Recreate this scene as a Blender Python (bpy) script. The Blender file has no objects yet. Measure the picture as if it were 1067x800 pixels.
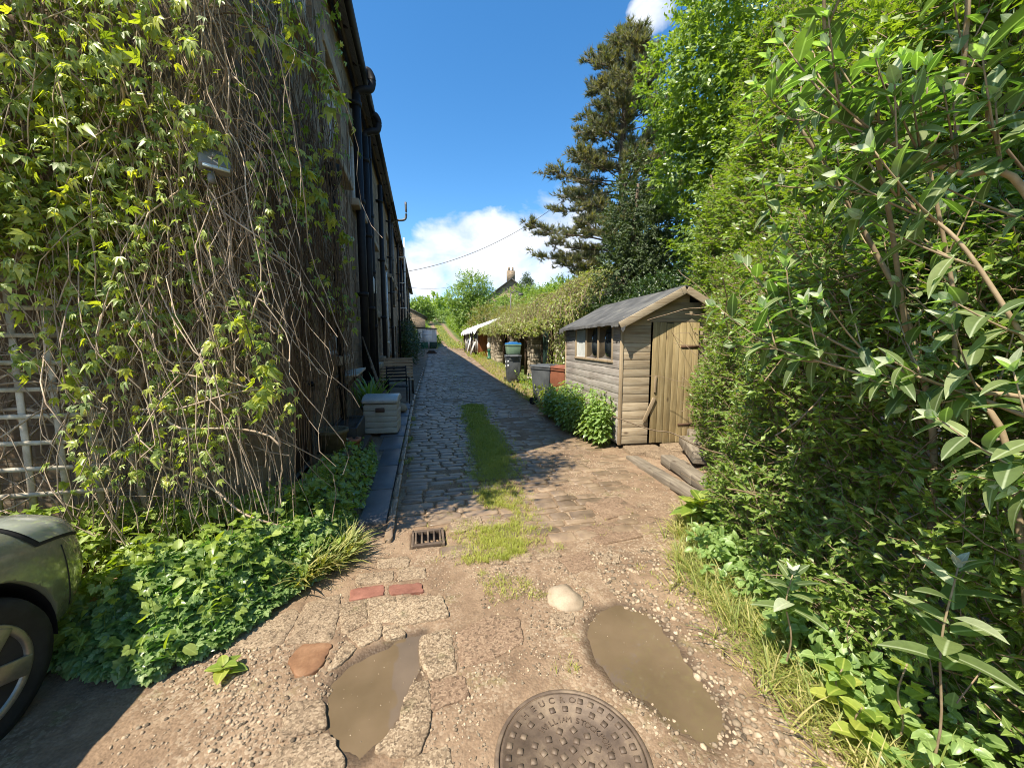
import bpy, bmesh, math
import numpy as np
from mathutils import Vector, Matrix, Euler
from mathutils.bvhtree import BVHTree

rng = np.random.default_rng(11)
SC = bpy.context.scene
COL = SC.collection
R = math.radians


# ------------------------------------------------------------------ numeric helpers
def A(x):
    return np.asarray(x, dtype=np.float64)


def unit(v):
    v = A(v)
    return v / np.maximum(np.linalg.norm(v, axis=-1, keepdims=True), 1e-9)


def vnoise(p, seed=0):
    p = A(p)
    i = np.floor(p).astype(np.int64)
    f = p - i
    f = f * f * (3 - 2 * f)

    def h(a, b, c):
        n = (a * 73856093) ^ (b * 19349663) ^ (c * 83492791) ^ (seed * 2654435761)
        n = (n ^ (n >> 13)) * 1274126177 & 0x7fffffff
        n = (n ^ (n >> 16)) & 0xffff
        return n / 65535.0
    x, y, z = i[..., 0], i[..., 1], i[..., 2]
    fx, fy, fz = f[..., 0], f[..., 1], f[..., 2]
    r = 0
    for dx in (0, 1):
        for dy in (0, 1):
            for dz in (0, 1):
                w = (fx if dx else 1 - fx) * (fy if dy else 1 - fy) * (fz if dz else 1 - fz)
                r = r + w * h(x + dx, y + dy, z + dz)
    return r * 2 - 1


def fbm(p, oct=3, seed=0):
    s, a, r = 1.0, 1.0, 0
    for o in range(oct):
        r = r + a * vnoise(A(p) * s, seed + o)
        s *= 2.03
        a *= .5
    return r / 1.75


def rnd3(n, s=1.0):
    return rng.normal(size=(n, 3)) * s


def sstep(a, b, x):
    t = np.clip((x - a) / (b - a), 0, 1)
    return t * t * (3 - 2 * t)


def sdist(px, py, poly):
    """signed distance to a polygon, negative inside"""
    P = A(poly)
    Q = np.roll(P, -1, 0)
    d = np.full(px.shape, 1e9)
    ins = np.zeros(px.shape, bool)
    for (ax, ay), (bx, by) in zip(P, Q):
        ex, ey = bx - ax, by - ay
        t = np.clip(((px - ax) * ex + (py - ay) * ey) / (ex * ex + ey * ey), 0, 1)
        d = np.minimum(d, np.hypot(px - ax - t * ex, py - ay - t * ey))
        c = ((ay > py) != (by > py)) & (px < (bx - ax) * (py - ay) / (by - ay + 1e-12) + ax)
        ins ^= c
    return np.where(ins, -d, d)


# ------------------------------------------------------------------ tags
def tag(o, label=None, cat=None, group=None, kind=None):
    if label:
        o['label'] = label
    if cat:
        o['category'] = cat
    if group:
        o['group'] = group
    if kind:
        o['kind'] = kind
    return o


def thing(name, label, cat, loc=(0, 0, 0), rz=0, group=None, rx=0, ry=0):
    o = bpy.data.objects.new(name, None)
    COL.objects.link(o)
    o.empty_display_size = .2
    o.location = loc
    o.rotation_euler = (rx, ry, rz)
    return tag(o, label, cat, group)


def dup(root, loc, rz=0, label=None, group=None):
    r = root.copy()
    COL.objects.link(r)
    r.location = loc
    r.rotation_euler = (0, 0, rz)
    tag(r, label, None, group)
    for ch in list(root.children):
        c = ch.copy()
        COL.objects.link(c)
        c.parent = r
        for g in list(ch.children):
            d = g.copy()
            COL.objects.link(d)
            d.parent = c
    return r


# ------------------------------------------------------------------ mesh builder
class MB:
    def __init__(s):
        s.V, s.L, s.S, s.R, s.X = [], [], [], [], []
        s.nv = s.nl = 0

    def raw(s, V, loops, starts, rnd=None, lx=1.0):
        V = A(V).reshape(-1, 3)
        s.X.append(np.broadcast_to(A(lx), (len(V),)))
        s.V.append(V)
        s.L.append(np.asarray(loops, np.int64) + s.nv)
        s.S.append(np.asarray(starts, np.int64) + s.nl)
        if rnd is None:
            rnd = rng.random()
        s.R.append(np.broadcast_to(A(rnd), (len(V),)))
        s.nv += len(V)
        s.nl += len(loops)
        return s

    def faces(s, V, F, rnd=None):
        loops, starts = [], []
        for f in F:
            starts.append(len(loops))
            loops.extend(f)
        return s.raw(V, loops, starts, rnd)

    def box(s, c, d, rot=None, top=None, rnd=None, jit=0, shift=(0, 0)):
        x, y, z = d[0] / 2, d[1] / 2, d[2] / 2
        tx, ty = (top if top else (1, 1))
        V = A([(-x, -y, -z), (x, -y, -z), (x, y, -z), (-x, y, -z),
               (-x * tx + shift[0], -y * ty + shift[1], z), (x * tx + shift[0], -y * ty + shift[1], z),
               (x * tx + shift[0], y * ty + shift[1], z), (-x * tx + shift[0], y * ty + shift[1], z)])
        if jit:
            V = V + rng.uniform(-jit, jit, V.shape)
        if rot is not None:
            M = A(Euler(rot).to_matrix()) if len(rot) == 3 and not hasattr(rot[0], '__len__') else A(rot)
            V = V @ M.T
        V = V + A(c)
        return s.faces(V, [(0, 3, 2, 1), (4, 5, 6, 7), (0, 1, 5, 4), (1, 2, 6, 5), (2, 3, 7, 6), (3, 0, 4, 7)], rnd)

    def bar(s, a, b, w, h=None, up=(0, 0, 1), rnd=None):
        a, b = A(a), A(b)
        t = b - a
        L = np.linalg.norm(t)
        t = t / L
        u = A(up) - t * np.dot(up, t)
        if np.linalg.norm(u) < 1e-4:
            u = np.cross(t, (1, 0, 0))
        u = unit(u)
        r = np.cross(t, u)
        M = np.stack([r, t, u], 1)
        return s.box((a + b) / 2, (w, L, h or w), rot=M, rnd=rnd)

    def tubes(s, P, rad, n=5, rnd=None, cap=False):
        """P (k,m,3) many paths at once, rad scalar / (k,m)"""
        P = A(P)
        if P.ndim == 2:
            P = P[None]
        k, m, _ = P.shape
        rad = np.broadcast_to(A(rad), (k, m)) if np.ndim(rad) != 1 or len(np.atleast_1d(rad)) != k else np.repeat(A(rad)[:, None], m, 1)
        T = unit(np.gradient(P, axis=1))
        ref = np.where(np.abs(T[:, :, 2:3]) > .9, A((1, 0, 0)), A((0, 0, 1)))
        # stable reference along each path
        ref = np.repeat(ref[:, m // 2:m // 2 + 1], m, 1)
        B = unit(np.cross(T, ref) + 1e-6)
        N = np.cross(B, T)
        a = np.arange(n) / n * 2 * np.pi
        V = P[:, :, None] + rad[:, :, None, None] * (np.cos(a)[None, None, :, None] * B[:, :, None] + np.sin(a)[None, None, :, None] * N[:, :, None])
        idx = np.arange(k * m * n).reshape(k, m, n)
        q = np.stack([idx[:, :-1], np.roll(idx, -1, 2)[:, :-1], np.roll(idx, -1, 2)[:, 1:], idx[:, 1:]], -1).reshape(-1, 4)
        loops = q.ravel()
        starts = np.arange(len(q)) * 4
        if cap:
            c = np.concatenate([idx[:, 0, ::-1], idx[:, -1]], 0)
            starts = np.concatenate([starts, len(loops) + np.arange(len(c)) * n])
            loops = np.concatenate([loops, c.ravel()])
        if rnd is None:
            rnd = np.repeat(rng.random(k), m * n)
        return s.raw(V.reshape(-1, 3), loops, starts, rnd)

    def tube(s, pts, r, n=10, cap=True, rnd=None, sub=1):
        pts = A(pts)
        if sub > 1:
            pts = smooth_path(pts, sub)
            if np.ndim(r):
                r = np.interp(np.linspace(0, 1, len(pts)), np.linspace(0, 1, len(r)), r)
        return s.tubes(pts[None], A(r)[None] if np.ndim(r) else r, n, rnd if rnd is not None else rng.random(), cap)

    def lathe(s, prof, n=20, M=None, o=(0, 0, 0), rnd=None):
        prof = A(prof)
        a = np.arange(n) / n * 2 * np.pi
        V = np.stack([prof[:, None, 0] * np.cos(a), prof[:, None, 0] * np.sin(a), np.repeat(prof[:, 1:2], n, 1)], -1).reshape(-1, 3)
        if M is not None:
            V = V @ A(M).T
        V = V + A(o)
        m = len(prof)
        idx = np.arange(m * n).reshape(m, n)
        q = np.stack([idx[:-1], np.roll(idx, -1, 1)[:-1], np.roll(idx, -1, 1)[1:], idx[1:]], -1).reshape(-1, 4)
        loops = list(q.ravel())
        starts = list(np.arange(len(q)) * 4)
        starts.append(len(loops)); loops += list(idx[0, ::-1])
        starts.append(len(loops)); loops += list(idx[-1])
        return s.raw(V, loops, starts, rnd)

    def prism(s, poly, z0, z1, rnd=None, M=None):
        n = len(poly)
        V = A([(x, y, z0) for x, y in poly] + [(x, y, z1) for x, y in poly])
        if M is not None:
            V = V @ A(M)[:3, :3].T + A(M)[:3, 3]
        F = [tuple(range(n - 1, -1, -1)), tuple(range(n, 2 * n))] + [(i, (i + 1) % n, n + (i + 1) % n, n + i) for i in range(n)]
        return s.faces(V, F, rnd)

    def leaf(s, P, N, T, S, tpl, rnd=None, mid=True):
        tv, tl, ts = tpl
        P = A(P)
        n, k = len(P), len(tv)
        if n == 0:
            return s
        T = unit(T)
        N = A(N) - T * np.sum(A(N) * T, -1, keepdims=True)
        N = unit(N)
        X = np.cross(T, N)
        S = np.broadcast_to(A(S), (n,))[:, None, None]
        curl = rng.uniform(.4, 1.7, n)[:, None, None]
        V = P[:, None] + S * (tv[None, :, 0:1] * X[:, None] + tv[None, :, 1:2] * T[:, None] + curl * tv[None, :, 2:3] * N[:, None])
        off = (np.arange(n) * k)[:, None]
        loops = (tl[None] + off).ravel()
        starts = (ts[None] + (np.arange(n) * len(tl))[:, None]).ravel()
        if rnd is None:
            rnd = rng.random(n)
        return s.raw(V.reshape(-1, 3), loops, starts, np.repeat(rnd, k), np.tile(np.abs(tv[:, 0]) / np.abs(tv[:, 0]).max(), n) if mid else 1.0)

    def stone(s, poly, z, h, seg=.03, jit=.004, rough=.004, dome=.004, edge=.012, rnd=None, tilt=(0, 0)):
        """an irregular laid stone: outline resampled with jitter, rounded shoulder, uneven top"""
        P = A(poly)
        pts = []
        for a, b in zip(P, np.roll(P, -1, 0)):
            m = max(2, int(np.linalg.norm(b - a) / seg))
            for i in range(m):
                pts.append(a + (b - a) * i / m)
        pts = A(pts)
        for _ in range(1):
            pts = .5 * pts + .25 * np.roll(pts, 1, 0) + .25 * np.roll(pts, -1, 0)
        pts = pts + rng.uniform(-jit, jit, pts.shape)
        c = pts.mean(0)
        n = len(pts)
        rad = np.linalg.norm(pts - c, axis=1).mean()
        e = min(edge / rad, .4)
        rings = [(1.0, -h), (1.0, -edge * .8), (1 - e * .35, -edge * .25), (1 - e, 0), (.72, dome * .6), (.4, dome)]
        V = []
        for k, (sc, zz) in enumerate(rings):
            q = c + (pts - c) * sc
            dz = rng.uniform(-rough, rough, n) if k > 2 else np.zeros(n)
            V.append(np.column_stack([q, z + zz + dz + (q - c) @ A(tilt)]))
        V.append(A([[c[0], c[1], z + dome]]))
        V = np.concatenate(V)
        F = []
        for k in range(len(rings) - 1):
            for i in range(n):
                j = (i + 1) % n
                F.append((k * n + i, k * n + j, (k + 1) * n + j, (k + 1) * n + i))
        l = (len(rings) - 1) * n
        for i in range(n):
            F.append((l + i, l + (i + 1) % n, len(V) - 1))
        return s.faces(V, F, rnd)

    def build(s, name, mat, parent=None, smooth=False, bevel=0, sub=0, xf=None):
        V = np.concatenate(s.V)
        if xf is not None:
            V = V @ A(xf)[:3, :3].T + A(xf)[:3, 3]
        me = bpy.data.meshes.new(name)
        me.vertices.add(len(V))
        me.vertices.foreach_set('co', V.astype(np.float32).ravel())
        L = np.concatenate(s.L).astype(np.int32)
        S = np.concatenate(s.S).astype(np.int32)
        me.loops.add(len(L))
        me.loops.foreach_set('vertex_index', L)
        me.polygons.add(len(S))
        me.polygons.foreach_set('loop_start', S)
        me.update(calc_edges=True)
        a = me.attributes.new('rnd', 'FLOAT', 'POINT')
        a.data.foreach_set('value', np.concatenate(s.R).astype(np.float32))
        a = me.attributes.new('lx', 'FLOAT', 'POINT')
        a.data.foreach_set('value', np.concatenate(s.X).astype(np.float32))
        if smooth:
            me.polygons.foreach_set('use_smooth', np.ones(len(S), bool))
        o = bpy.data.objects.new(name, me)
        COL.objects.link(o)
        me.materials.append(mat)
        if parent is not None:
            o.parent = parent
        if bevel:
            b = o.modifiers.new('bevel', 'BEVEL')
            b.width = bevel
            b.segments = 2
            b.limit_method = 'ANGLE'
            b.angle_limit = R(35)
        if sub:
            m = o.modifiers.new('sub', 'SUBSURF')
            m.levels = m.render_levels = sub
        return o


def smooth_path(pts, sub):
    pts = A(pts)
    n = len(pts)
    P = np.concatenate([2 * pts[:1] - pts[1:2], pts, 2 * pts[-1:] - pts[-2:-1]])
    out = []
    for i in range(n - 1):
        p0, p1, p2, p3 = P[i:i + 4]
        for k in range(sub):
            t = k / sub
            out.append(.5 * (2 * p1 + (p2 - p0) * t + (2 * p0 - 5 * p1 + 4 * p2 - p3) * t * t + (3 * p1 - p0 - 3 * p2 + p3) * t ** 3))
    out.append(pts[-1])
    return A(out)


# ------------------------------------------------------------------ leaf templates
def tpl(V, F):
    l, st = [], []
    for f in F:
        st.append(len(l))
        l += list(f)
    return A(V), np.asarray(l), np.asarray(st)


def ovate(w=.28, fold=.09, droop=.12):
    V = [(0, 0, 0), (-w * .8, .25, fold), (-w, .55, fold * .8), (0, 1, -droop), (w, .55, fold * .8), (w * .8, .25, fold), (0, .27, 0), (0, .6, -droop * .2)]
    return tpl(V, [(0, 6, 1), (1, 6, 7, 2), (2, 7, 3), (0, 5, 6), (5, 4, 7, 6), (4, 3, 7)])


def simple(w=.28, fold=.08, droop=.1):
    return tpl([(0, 0, 0), (-w, .45, fold), (0, 1, -droop), (w, .45, fold), (0, .45, 0)], [(0, 4, 1), (1, 4, 2), (0, 3, 4), (4, 3, 2)])


def merge_rot(base, specs):
    """specs: list of (angle about normal, scale, drop, ox, oy)"""
    V, L, S = [], [], []
    nv = nl = 0
    for ang, sc, drop, ox, oy in specs:
        v = base[0] * sc
        c, s_ = math.cos(ang), math.sin(ang)
        x = v[:, 0] * c + v[:, 1] * s_
        y = -v[:, 0] * s_ + v[:, 1] * c
        V.append(np.column_stack([x + ox, y + oy, v[:, 2] - drop * (v[:, 1] ** 2)]))
        L.append(base[1] + nv)
        S.append(base[2] + nl)
        nv += len(v)
        nl += len(base[1])
    return np.concatenate(V), np.concatenate(L), np.concatenate(S)


T_OV = ovate()
T_SM = simple()


def fine_leaf(w, prof, fold=.08, droop=.2, teeth=.0, m=7):
    """smooth leaf with a midrib, m stations, optional toothed margin"""
    V, F = [], []
    for i in range(m + 1):
        t = i / m
        h = w * (t ** prof[0]) * ((1 - t) ** prof[1]) * (prof[0] + prof[1]) ** (prof[0] + prof[1]) / (prof[0] ** prof[0] * prof[1] ** prof[1])
        h *= 1 + (teeth if i % 2 else -teeth)
        z = -droop * t * t
        V += [(-h, t, z + fold * h / w), (0, t, z), (h, t, z + fold * h / w)]
        if i:
            a = 3 * (i - 1)
            F += [(a, a + 1, a + 4, a + 3), (a + 1, a + 2, a + 5, a + 4)]
    return tpl(V, F)


T_BROAD = fine_leaf(.36, (.5, .8), .12, .2, .04)
T_LANCE = fine_leaf(.165, (.6, .9), .05, .3)
T_CREEP = merge_rot(simple(.2, .06, .2), [(-1.25, .62, .25, 0, 0), (-.62, .85, .3, 0, 0), (0, 1, .35, 0, 0), (.62, .85, .3, 0, 0), (1.25, .62, .25, 0, 0)])
T_CREEP2 = merge_rot(simple(.26, .1, .35), [(-1.4, .55, .4, 0, 0), (-.5, .8, .4, 0, 0), (.15, 1, .5, 0, 0), (.75, .75, .4, 0, 0), (1.3, .5, .3, 0, 0)])
T_CREEP3 = merge_rot(simple(.17, .12, .1), [(-.9, .7, .1, 0, 0), (-.35, .9, .2, 0, 0), (.3, .95, .15, 0, 0), (.95, .7, .2, 0, 0)])
T_TERN = merge_rot(ovate(.36, .07, .12), [(-1.25, .62, .1, -.05, .32), (0, .68, .1, 0, .4), (1.25, .62, .1, .05, .32), (-.6, .4, .1, -.1, .55), (.6, .4, .1, .1, .55)])
# lobed maple / ivy like
_a = [(-2.3, .42), (-1.75, .3), (-1.15, .72), (-.75, .45), (-.42, .68), (0, 1.0), (.42, .68), (.75, .45), (1.15, .72), (1.75, .3), (2.3, .42)]
_v = [(0, .3, -.03)] + [(math.sin(t) * r * .62, .3 + math.cos(t) * r * .7, .05 * abs(t) - .1 * (r > .9)) for t, r in _a]
T_LOBE = tpl(_v, [(0, i + 1, i + 2) for i in range(len(_a) - 1)])
# serrate nettle-like
_s = []
for sg in (-1, 1):
    pass
T_NEEDLE = None


def mk_needle(k=7):
    V, F = [], []
    for i in range(k):
        a = i / k * 2 * math.pi
        d = A((math.cos(a) * .45, 1.0, math.sin(a) * .45))
        d = d / np.linalg.norm(d) * (1 if i % 2 else .75)
        p = A((-math.sin(a), 0, math.cos(a))) * .06
        b = A((0, .12 * (i % 3), 0))
        V += [b - p, b + p, b + d]
        F.append((3 * i, 3 * i + 1, 3 * i + 2))
    return tpl(V, F)


T_NEEDLE = mk_needle()
# grass blade: bent strip along +y with rise handled by T direction
T_BLADE = tpl([(-.03, 0, 0), (.03, 0, 0), (-.028, .4, -.03), (.028, .4, -.03), (-.018, .75, -.14), (.018, .75, -.14), (0, 1, -.32)],
              [(0, 1, 3, 2), (2, 3, 5, 4), (4, 5, 6)])


def spray(B, D, L, k, up=.6, spread=.9, droop=.1):
    """leaves along twigs. B base (n,3), D direction, L length (n,) -> P,N,T flattened (n*k)"""
    n = len(B)
    D = unit(D)
    L = np.broadcast_to(A(L), (n,))
    t = (np.arange(k)[None] + rng.random((n, k))) / k
    side = unit(np.cross(D, unit(A((0, 0, 1)) + rnd3(n, .35))))
    sg = np.where((np.arange(k) % 2)[None] == 0, 1.0, -1.0) * np.ones((n, 1))
    P = B[:, None] + D[:, None] * (L[:, None] * t)[..., None]
    P = P - A((0, 0, 1)) * (droop * L[:, None] * t ** 2)[..., None]
    T = D[:, None] * (.35 + .5 * t[..., None]) + side[:, None] * (sg * spread * (1.05 - t))[..., None] + rng.normal(size=(n, k, 3)) * .28
    T = T - A((0, 0, 1)) * droop * 1.5
    N = A((0, 0, 1)) * up + rng.normal(size=(n, k, 3)) * .32 + np.repeat(D[:, None], k, 1) * .25
    return P.reshape(-1, 3), N.reshape(-1, 3), T.reshape(-1, 3), t.ravel()


# ------------------------------------------------------------------ materials
class G:
    def __init__(s, name):
        s.m = bpy.data.materials.new(name)
        s.m.use_nodes = True
        s.t = s.m.node_tree
        s.t.nodes.clear()

    def n(s, typ, ins=None, **kw):
        nd = s.t.nodes.new('ShaderNode' + typ)
        for k, v in kw.items():
            setattr(nd, k, v)
        for k, v in (ins or {}).items():
            sock = nd.inputs[k]
            if isinstance(v, bpy.types.NodeSocket):
                s.t.links.new(v, sock)
            else:
                sock.default_value = v
        return nd

    def ramp(s, fac, stops, interp='LINEAR'):
        nd = s.n('ValToRGB', {'Fac': fac})
        cr = nd.color_ramp
        cr.interpolation = interp
        while len(cr.elements) < len(stops):
            cr.elements.new(.5)
        for e, (p, c) in zip(cr.elements, stops):
            e.position = p
            e.color = (c, c, c, 1) if not hasattr(c, '__len__') else (*c, 1)
        return nd.outputs['Color']

    def math(s, op, a, b=0.0, clamp=False):
        return s.n('Math', {0: a, 1: b}, operation=op, use_clamp=clamp).outputs[0]

    def mix(s, f, a, b, bt='MIX'):
        nd = s.n('Mix', {0: f, 6: a if isinstance(a, bpy.types.NodeSocket) else (*a, 1), 7: b if isinstance(b, bpy.types.NodeSocket) else (*b, 1)}, data_type='RGBA', blend_type=bt)
        return nd.outputs[2]

    def obj(s):
        return s.n('TexCoord').outputs['Object']

    def rnd(s):
        return s.n('Attribute', attribute_name='rnd').outputs['Fac']

    def map(s, v, sc=(1, 1, 1), loc=None):
        return s.n('Mapping', {'Vector': v, 'Scale': sc, **({'Location': loc} if loc is not None else {})}).outputs[0]

    def noise(s, v, sc, det=4, rough=.55, dist=0):
        return s.n('TexNoise', {'Vector': v, 'Scale': sc, 'Detail': det, 'Roughness': rough, 'Distortion': dist}).outputs['Fac']

    def vor(s, v, sc, feat='F1', out='Distance', rndm=1):
        return s.n('TexVoronoi', {'Vector': v, 'Scale': sc, 'Randomness': rndm}, feature=feat).outputs[out]

    def bump(s, h, st=.3, d=.01, n=None):
        return s.n('Bump', {'Height': h, 'Strength': st, 'Distance': d, **({'Normal': n} if n is not None else {})}).outputs[0]

    def out(s, sh):
        o = s.n('OutputMaterial')
        s.t.links.new(sh, o.inputs['Surface'])
        return s.m

    def bsdf(s, **k):
        ins = {}
        for a, b in k.items():
            ins[{'col': 'Base Color', 'rough': 'Roughness', 'spec': 'Specular IOR Level', 'metal': 'Metallic', 'nor': 'Normal', 'coat': 'Coat Weight', 'trans': 'Transmission Weight', 'alpha': 'Alpha', 'emis': 'Emission Color', 'emst': 'Emission Strength'}[a]] = (*b, 1) if a in ('col', 'emis') and not isinstance(b, bpy.types.NodeSocket) else b
        return s.n('BsdfPrincipled', ins).outputs[0]


def surf(name, stops, sc=(1, 1, 1), ns=3., det=6, rough=.7, rvar=.15, bump=.3, bd=.006, spec=.35, rv=.3, metal=0, fine=60, coat=0, dist=0):
    """weathered solid: two scales of noise, per piece variation, bump"""
    g = G(name)
    r = g.rnd()
    off = g.n('CombineXYZ', {0: g.math('MULTIPLY', r, 37.), 1: g.math('MULTIPLY', r, 19.), 2: g.math('MULTIPLY', r, 53.)}).outputs[0]
    v = g.n('VectorMath', {0: g.map(g.obj(), sc), 1: off}, operation='ADD').outputs[0]
    n1 = g.noise(v, ns, det, .6, dist)
    n2 = g.noise(v, fine, 3, .6)
    c = g.ramp(n1, stops)
    val = g.math('ADD', g.math('MULTIPLY', r, rv), 1 - rv / 2)
    val = g.math('MULTIPLY', val, g.math('ADD', g.math('MULTIPLY', n2, .5), .75))
    c = g.mix(1.0, c, g.n('CombineColor', {0: val, 1: val, 2: val}).outputs[0], 'MULTIPLY')
    ro = g.math('ADD', g.math('MULTIPLY', n1, rvar * 2), rough - rvar, True)
    h = g.math('ADD', g.math('MULTIPLY', n1, .6), g.math('MULTIPLY', n2, .4))
    return g.out(g.bsdf(col=c, rough=ro, spec=spec, metal=metal, coat=coat, nor=g.bump(h, bump, bd)))


def leafmat(name, stops, trans=(.33, .34, .06), tw=.27, rough=.38, spec=.55, ns=2.5, patch=.35):
    g = G(name)
    r = g.rnd()
    o = g.obj()
    p = g.noise(o, ns, 2)
    f = g.math('ADD', g.math('MULTIPLY', r, 1 - patch), g.math('MULTIPLY', p, patch), True)
    c = g.ramp(f, stops)
    lx = g.n('Attribute', attribute_name='lx').outputs['Fac']
    rib = g.ramp(lx, [(.04, 1.), (.14, 0.)])
    c = g.mix(g.math('MULTIPLY', rib, .4), c, tuple(min(1, x * 1.5 + .04) for x in stops[-1][1]))
    vein = g.noise(o, 70, 2)
    vv = g.math('ADD', g.math('MULTIPLY', vein, .5), .75)
    c = g.mix(1.0, c, g.n('CombineColor', {0: vv, 1: vv, 2: vv}).outputs[0], 'MULTIPLY')
    ro = g.math('ADD', g.math('MULTIPLY', r, .25), rough - .1)
    b = g.bsdf(col=c, rough=ro, spec=spec)
    tc = g.mix(1.0, c, tuple(min(4, x * 9) for x in trans), 'MULTIPLY')
    tr = g.n('BsdfTranslucent', {'Color': tc}).outputs[0]
    return g.out(g.n('MixShader', {0: tw, 1: b, 2: tr}).outputs[0])


def aggregate(name, stops, rough=.9):
    g = G(name)
    o = g.obj()
    r = g.rnd()
    n1 = g.noise(o, 6, 5, .65)
    vc = g.n('TexVoronoi', {'Vector': o, 'Scale': 130.0})
    sp = g.n('SeparateColor', {0: vc.outputs['Color']}).outputs[0]
    f = g.math('ADD', g.math('MULTIPLY', n1, .5), g.math('ADD', g.math('MULTIPLY', sp, .42), g.math('MULTIPLY', r, .1)))
    c = g.ramp(f, stops)
    pits = g.ramp(g.noise(o, 55, 4, .7), [(.36, 1.), (.44, 0.)])
    c = g.mix(g.math('MULTIPLY', pits, .6), c, (.07, .048, .03))
    moss = g.ramp(g.noise(o, 4.2, 5, .7), [(.60, 0.), (.72, .45)])
    c = g.mix(moss, c, (.10, .105, .035))
    h = g.math('ADD', g.math('MULTIPLY', sp, .4), g.math('MULTIPLY', pits, -.8))
    return g.out(g.bsdf(col=c, rough=rough, spec=.3, nor=g.bump(h, .7, .006)))


def plain(name, col, rough=.5, metal=0, spec=.4, coat=0):
    return surf(name, [(.3, tuple(x * .75 for x in col)), (.7, col)], ns=6, rough=rough, metal=metal, spec=spec, bump=.12, bd=.002, rv=.12, coat=coat)

# ================================================================== camera, light, sky
cam_d = bpy.data.cameras.new('camera')
cam = bpy.data.objects.new('camera', cam_d)
COL.objects.link(cam)
cam_d.sensor_width = 36
cam_d.lens = 13.53
cam_d.clip_start = .05
cam_d.clip_end = 5000
cam.location = (0, 0, 1.6)
cam.rotation_euler = (R(90 - 6.0), 0, R(-12.9))
SC.camera = cam

SUN_TO = unit(A((-.835 * math.cos(R(56)), -.551 * math.cos(R(56)), math.sin(R(56)))))   # direction towards the sun
sl = bpy.data.lights.new('sun', 'SUN')
sl.energy = 5.0
sl.angle = R(.5)
sl.color = (1, .92, .77)
so = bpy.data.objects.new('sun', sl)
COL.objects.link(so)
so.rotation_euler = Vector(SUN_TO).to_track_quat('Z', 'Y').to_euler()

w = bpy.data.worlds.new('World')
SC.world = w
w.use_nodes = True
nt = w.node_tree
nt.nodes.clear()


class W(G):
    def __init__(s):
        s.t = nt


g = W()
sky = g.n('TexSky', sky_type='NISHITA', sun_disc=False, sun_elevation=R(56), sun_rotation=math.atan2(SUN_TO[0], SUN_TO[1]),
          altitude=200, air_density=1.0, dust_density=.35, ozone_density=2.2)
dirv = g.n('TexCoord').outputs['Generated']
sep = g.n('SeparateXYZ', {0: dirv})
az = g.n('Math', {0: sep.outputs[0], 1: sep.outputs[1]}, operation='ARCTAN2').outputs[0]
el = g.n('Math', {0: sep.outputs[2]}, operation='ARCSINE').outputs[0]
uv = g.n('CombineXYZ', {0: az, 1: g.math('MULTIPLY', el, 1.5), 2: 0.0}).outputs[0]
nz = g.noise(uv, 7.5, 9, .56, .25)
nz2 = g.noise(g.map(uv, loc=(3.1, 1.7, 0)), 2.2, 4, .5)


def blob(a, e, ra, re_):
    x = g.math('DIVIDE', g.math('SUBTRACT', az, R(a)), R(ra))
    y = g.math('DIVIDE', g.math('SUBTRACT', el, R(e)), R(re_))
    d = g.math('ADD', g.math('MULTIPLY', x, x), g.math('MULTIPLY', y, y))
    return g.math('SUBTRACT', 1.0, d, True)


m = blob(9, 12.5, 14, 7.5)
for bb in ((20, 14.5, 9, 9), (0, 10, 6, 5.5), (31.5, 36.5, 4, 2.6), (-75, 25, 30, 16), (160, 22, 50, 10), (-140, 30, 30, 12)):
    m = g.math('MAXIMUM', m, blob(*bb))
m = g.math('POWER', m, .7)
cl = g.math('ADD', g.math('MULTIPLY', m, .62), g.math('MULTIPLY', nz, .85))
cmask = g.ramp(cl, [(.72, 0.0), (.86, .7), (1.0, 1.0)])
low = g.ramp(el, [(0.0, .8), (.16, .0)])
shade = g.ramp(g.math('ADD', g.math('MULTIPLY', nz, .7), g.math('MULTIPLY', nz2, .4)), [(.38, (3.3, 3.9, 4.8)), (.62, (5.6, 5.8, 6.1))])
hs = g.n('HueSaturation', {'Hue': .497, 'Saturation': 1.30, 'Value': 1.22, 'Color': sky.outputs[0]}).outputs[0]
haze = g.mix(g.math('MULTIPLY', low, .7), hs, (3.4, 4.7, 6.2))
colr = g.mix(cmask, haze, shade)
bg = g.n('Background', {'Color': colr, 'Strength': .108})
o_ = nt.nodes.new('ShaderNodeOutputWorld')
nt.links.new(bg.outputs[0], o_.inputs['Surface'])

SC.view_settings.view_transform = 'Standard'
SC.view_settings.look = 'None'
SC.view_settings.exposure = .95
SC.view_settings.gamma = 1
SC.render.engine = 'CYCLES'
SC.cycles.use_denoising = True
SC.cycles.filter_width = 1.0
SC.cycles.max_bounces = 7
SC.cycles.diffuse_bounces = 3
SC.cycles.glossy_bounces = 3
SC.cycles.transmission_bounces = 5
SC.cycles.transparent_max_bounces = 6
SC.cycles.sample_clamp_indirect = 6
SC.cycles.caustics_reflective = False
SC.cycles.caustics_refractive = False

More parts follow.
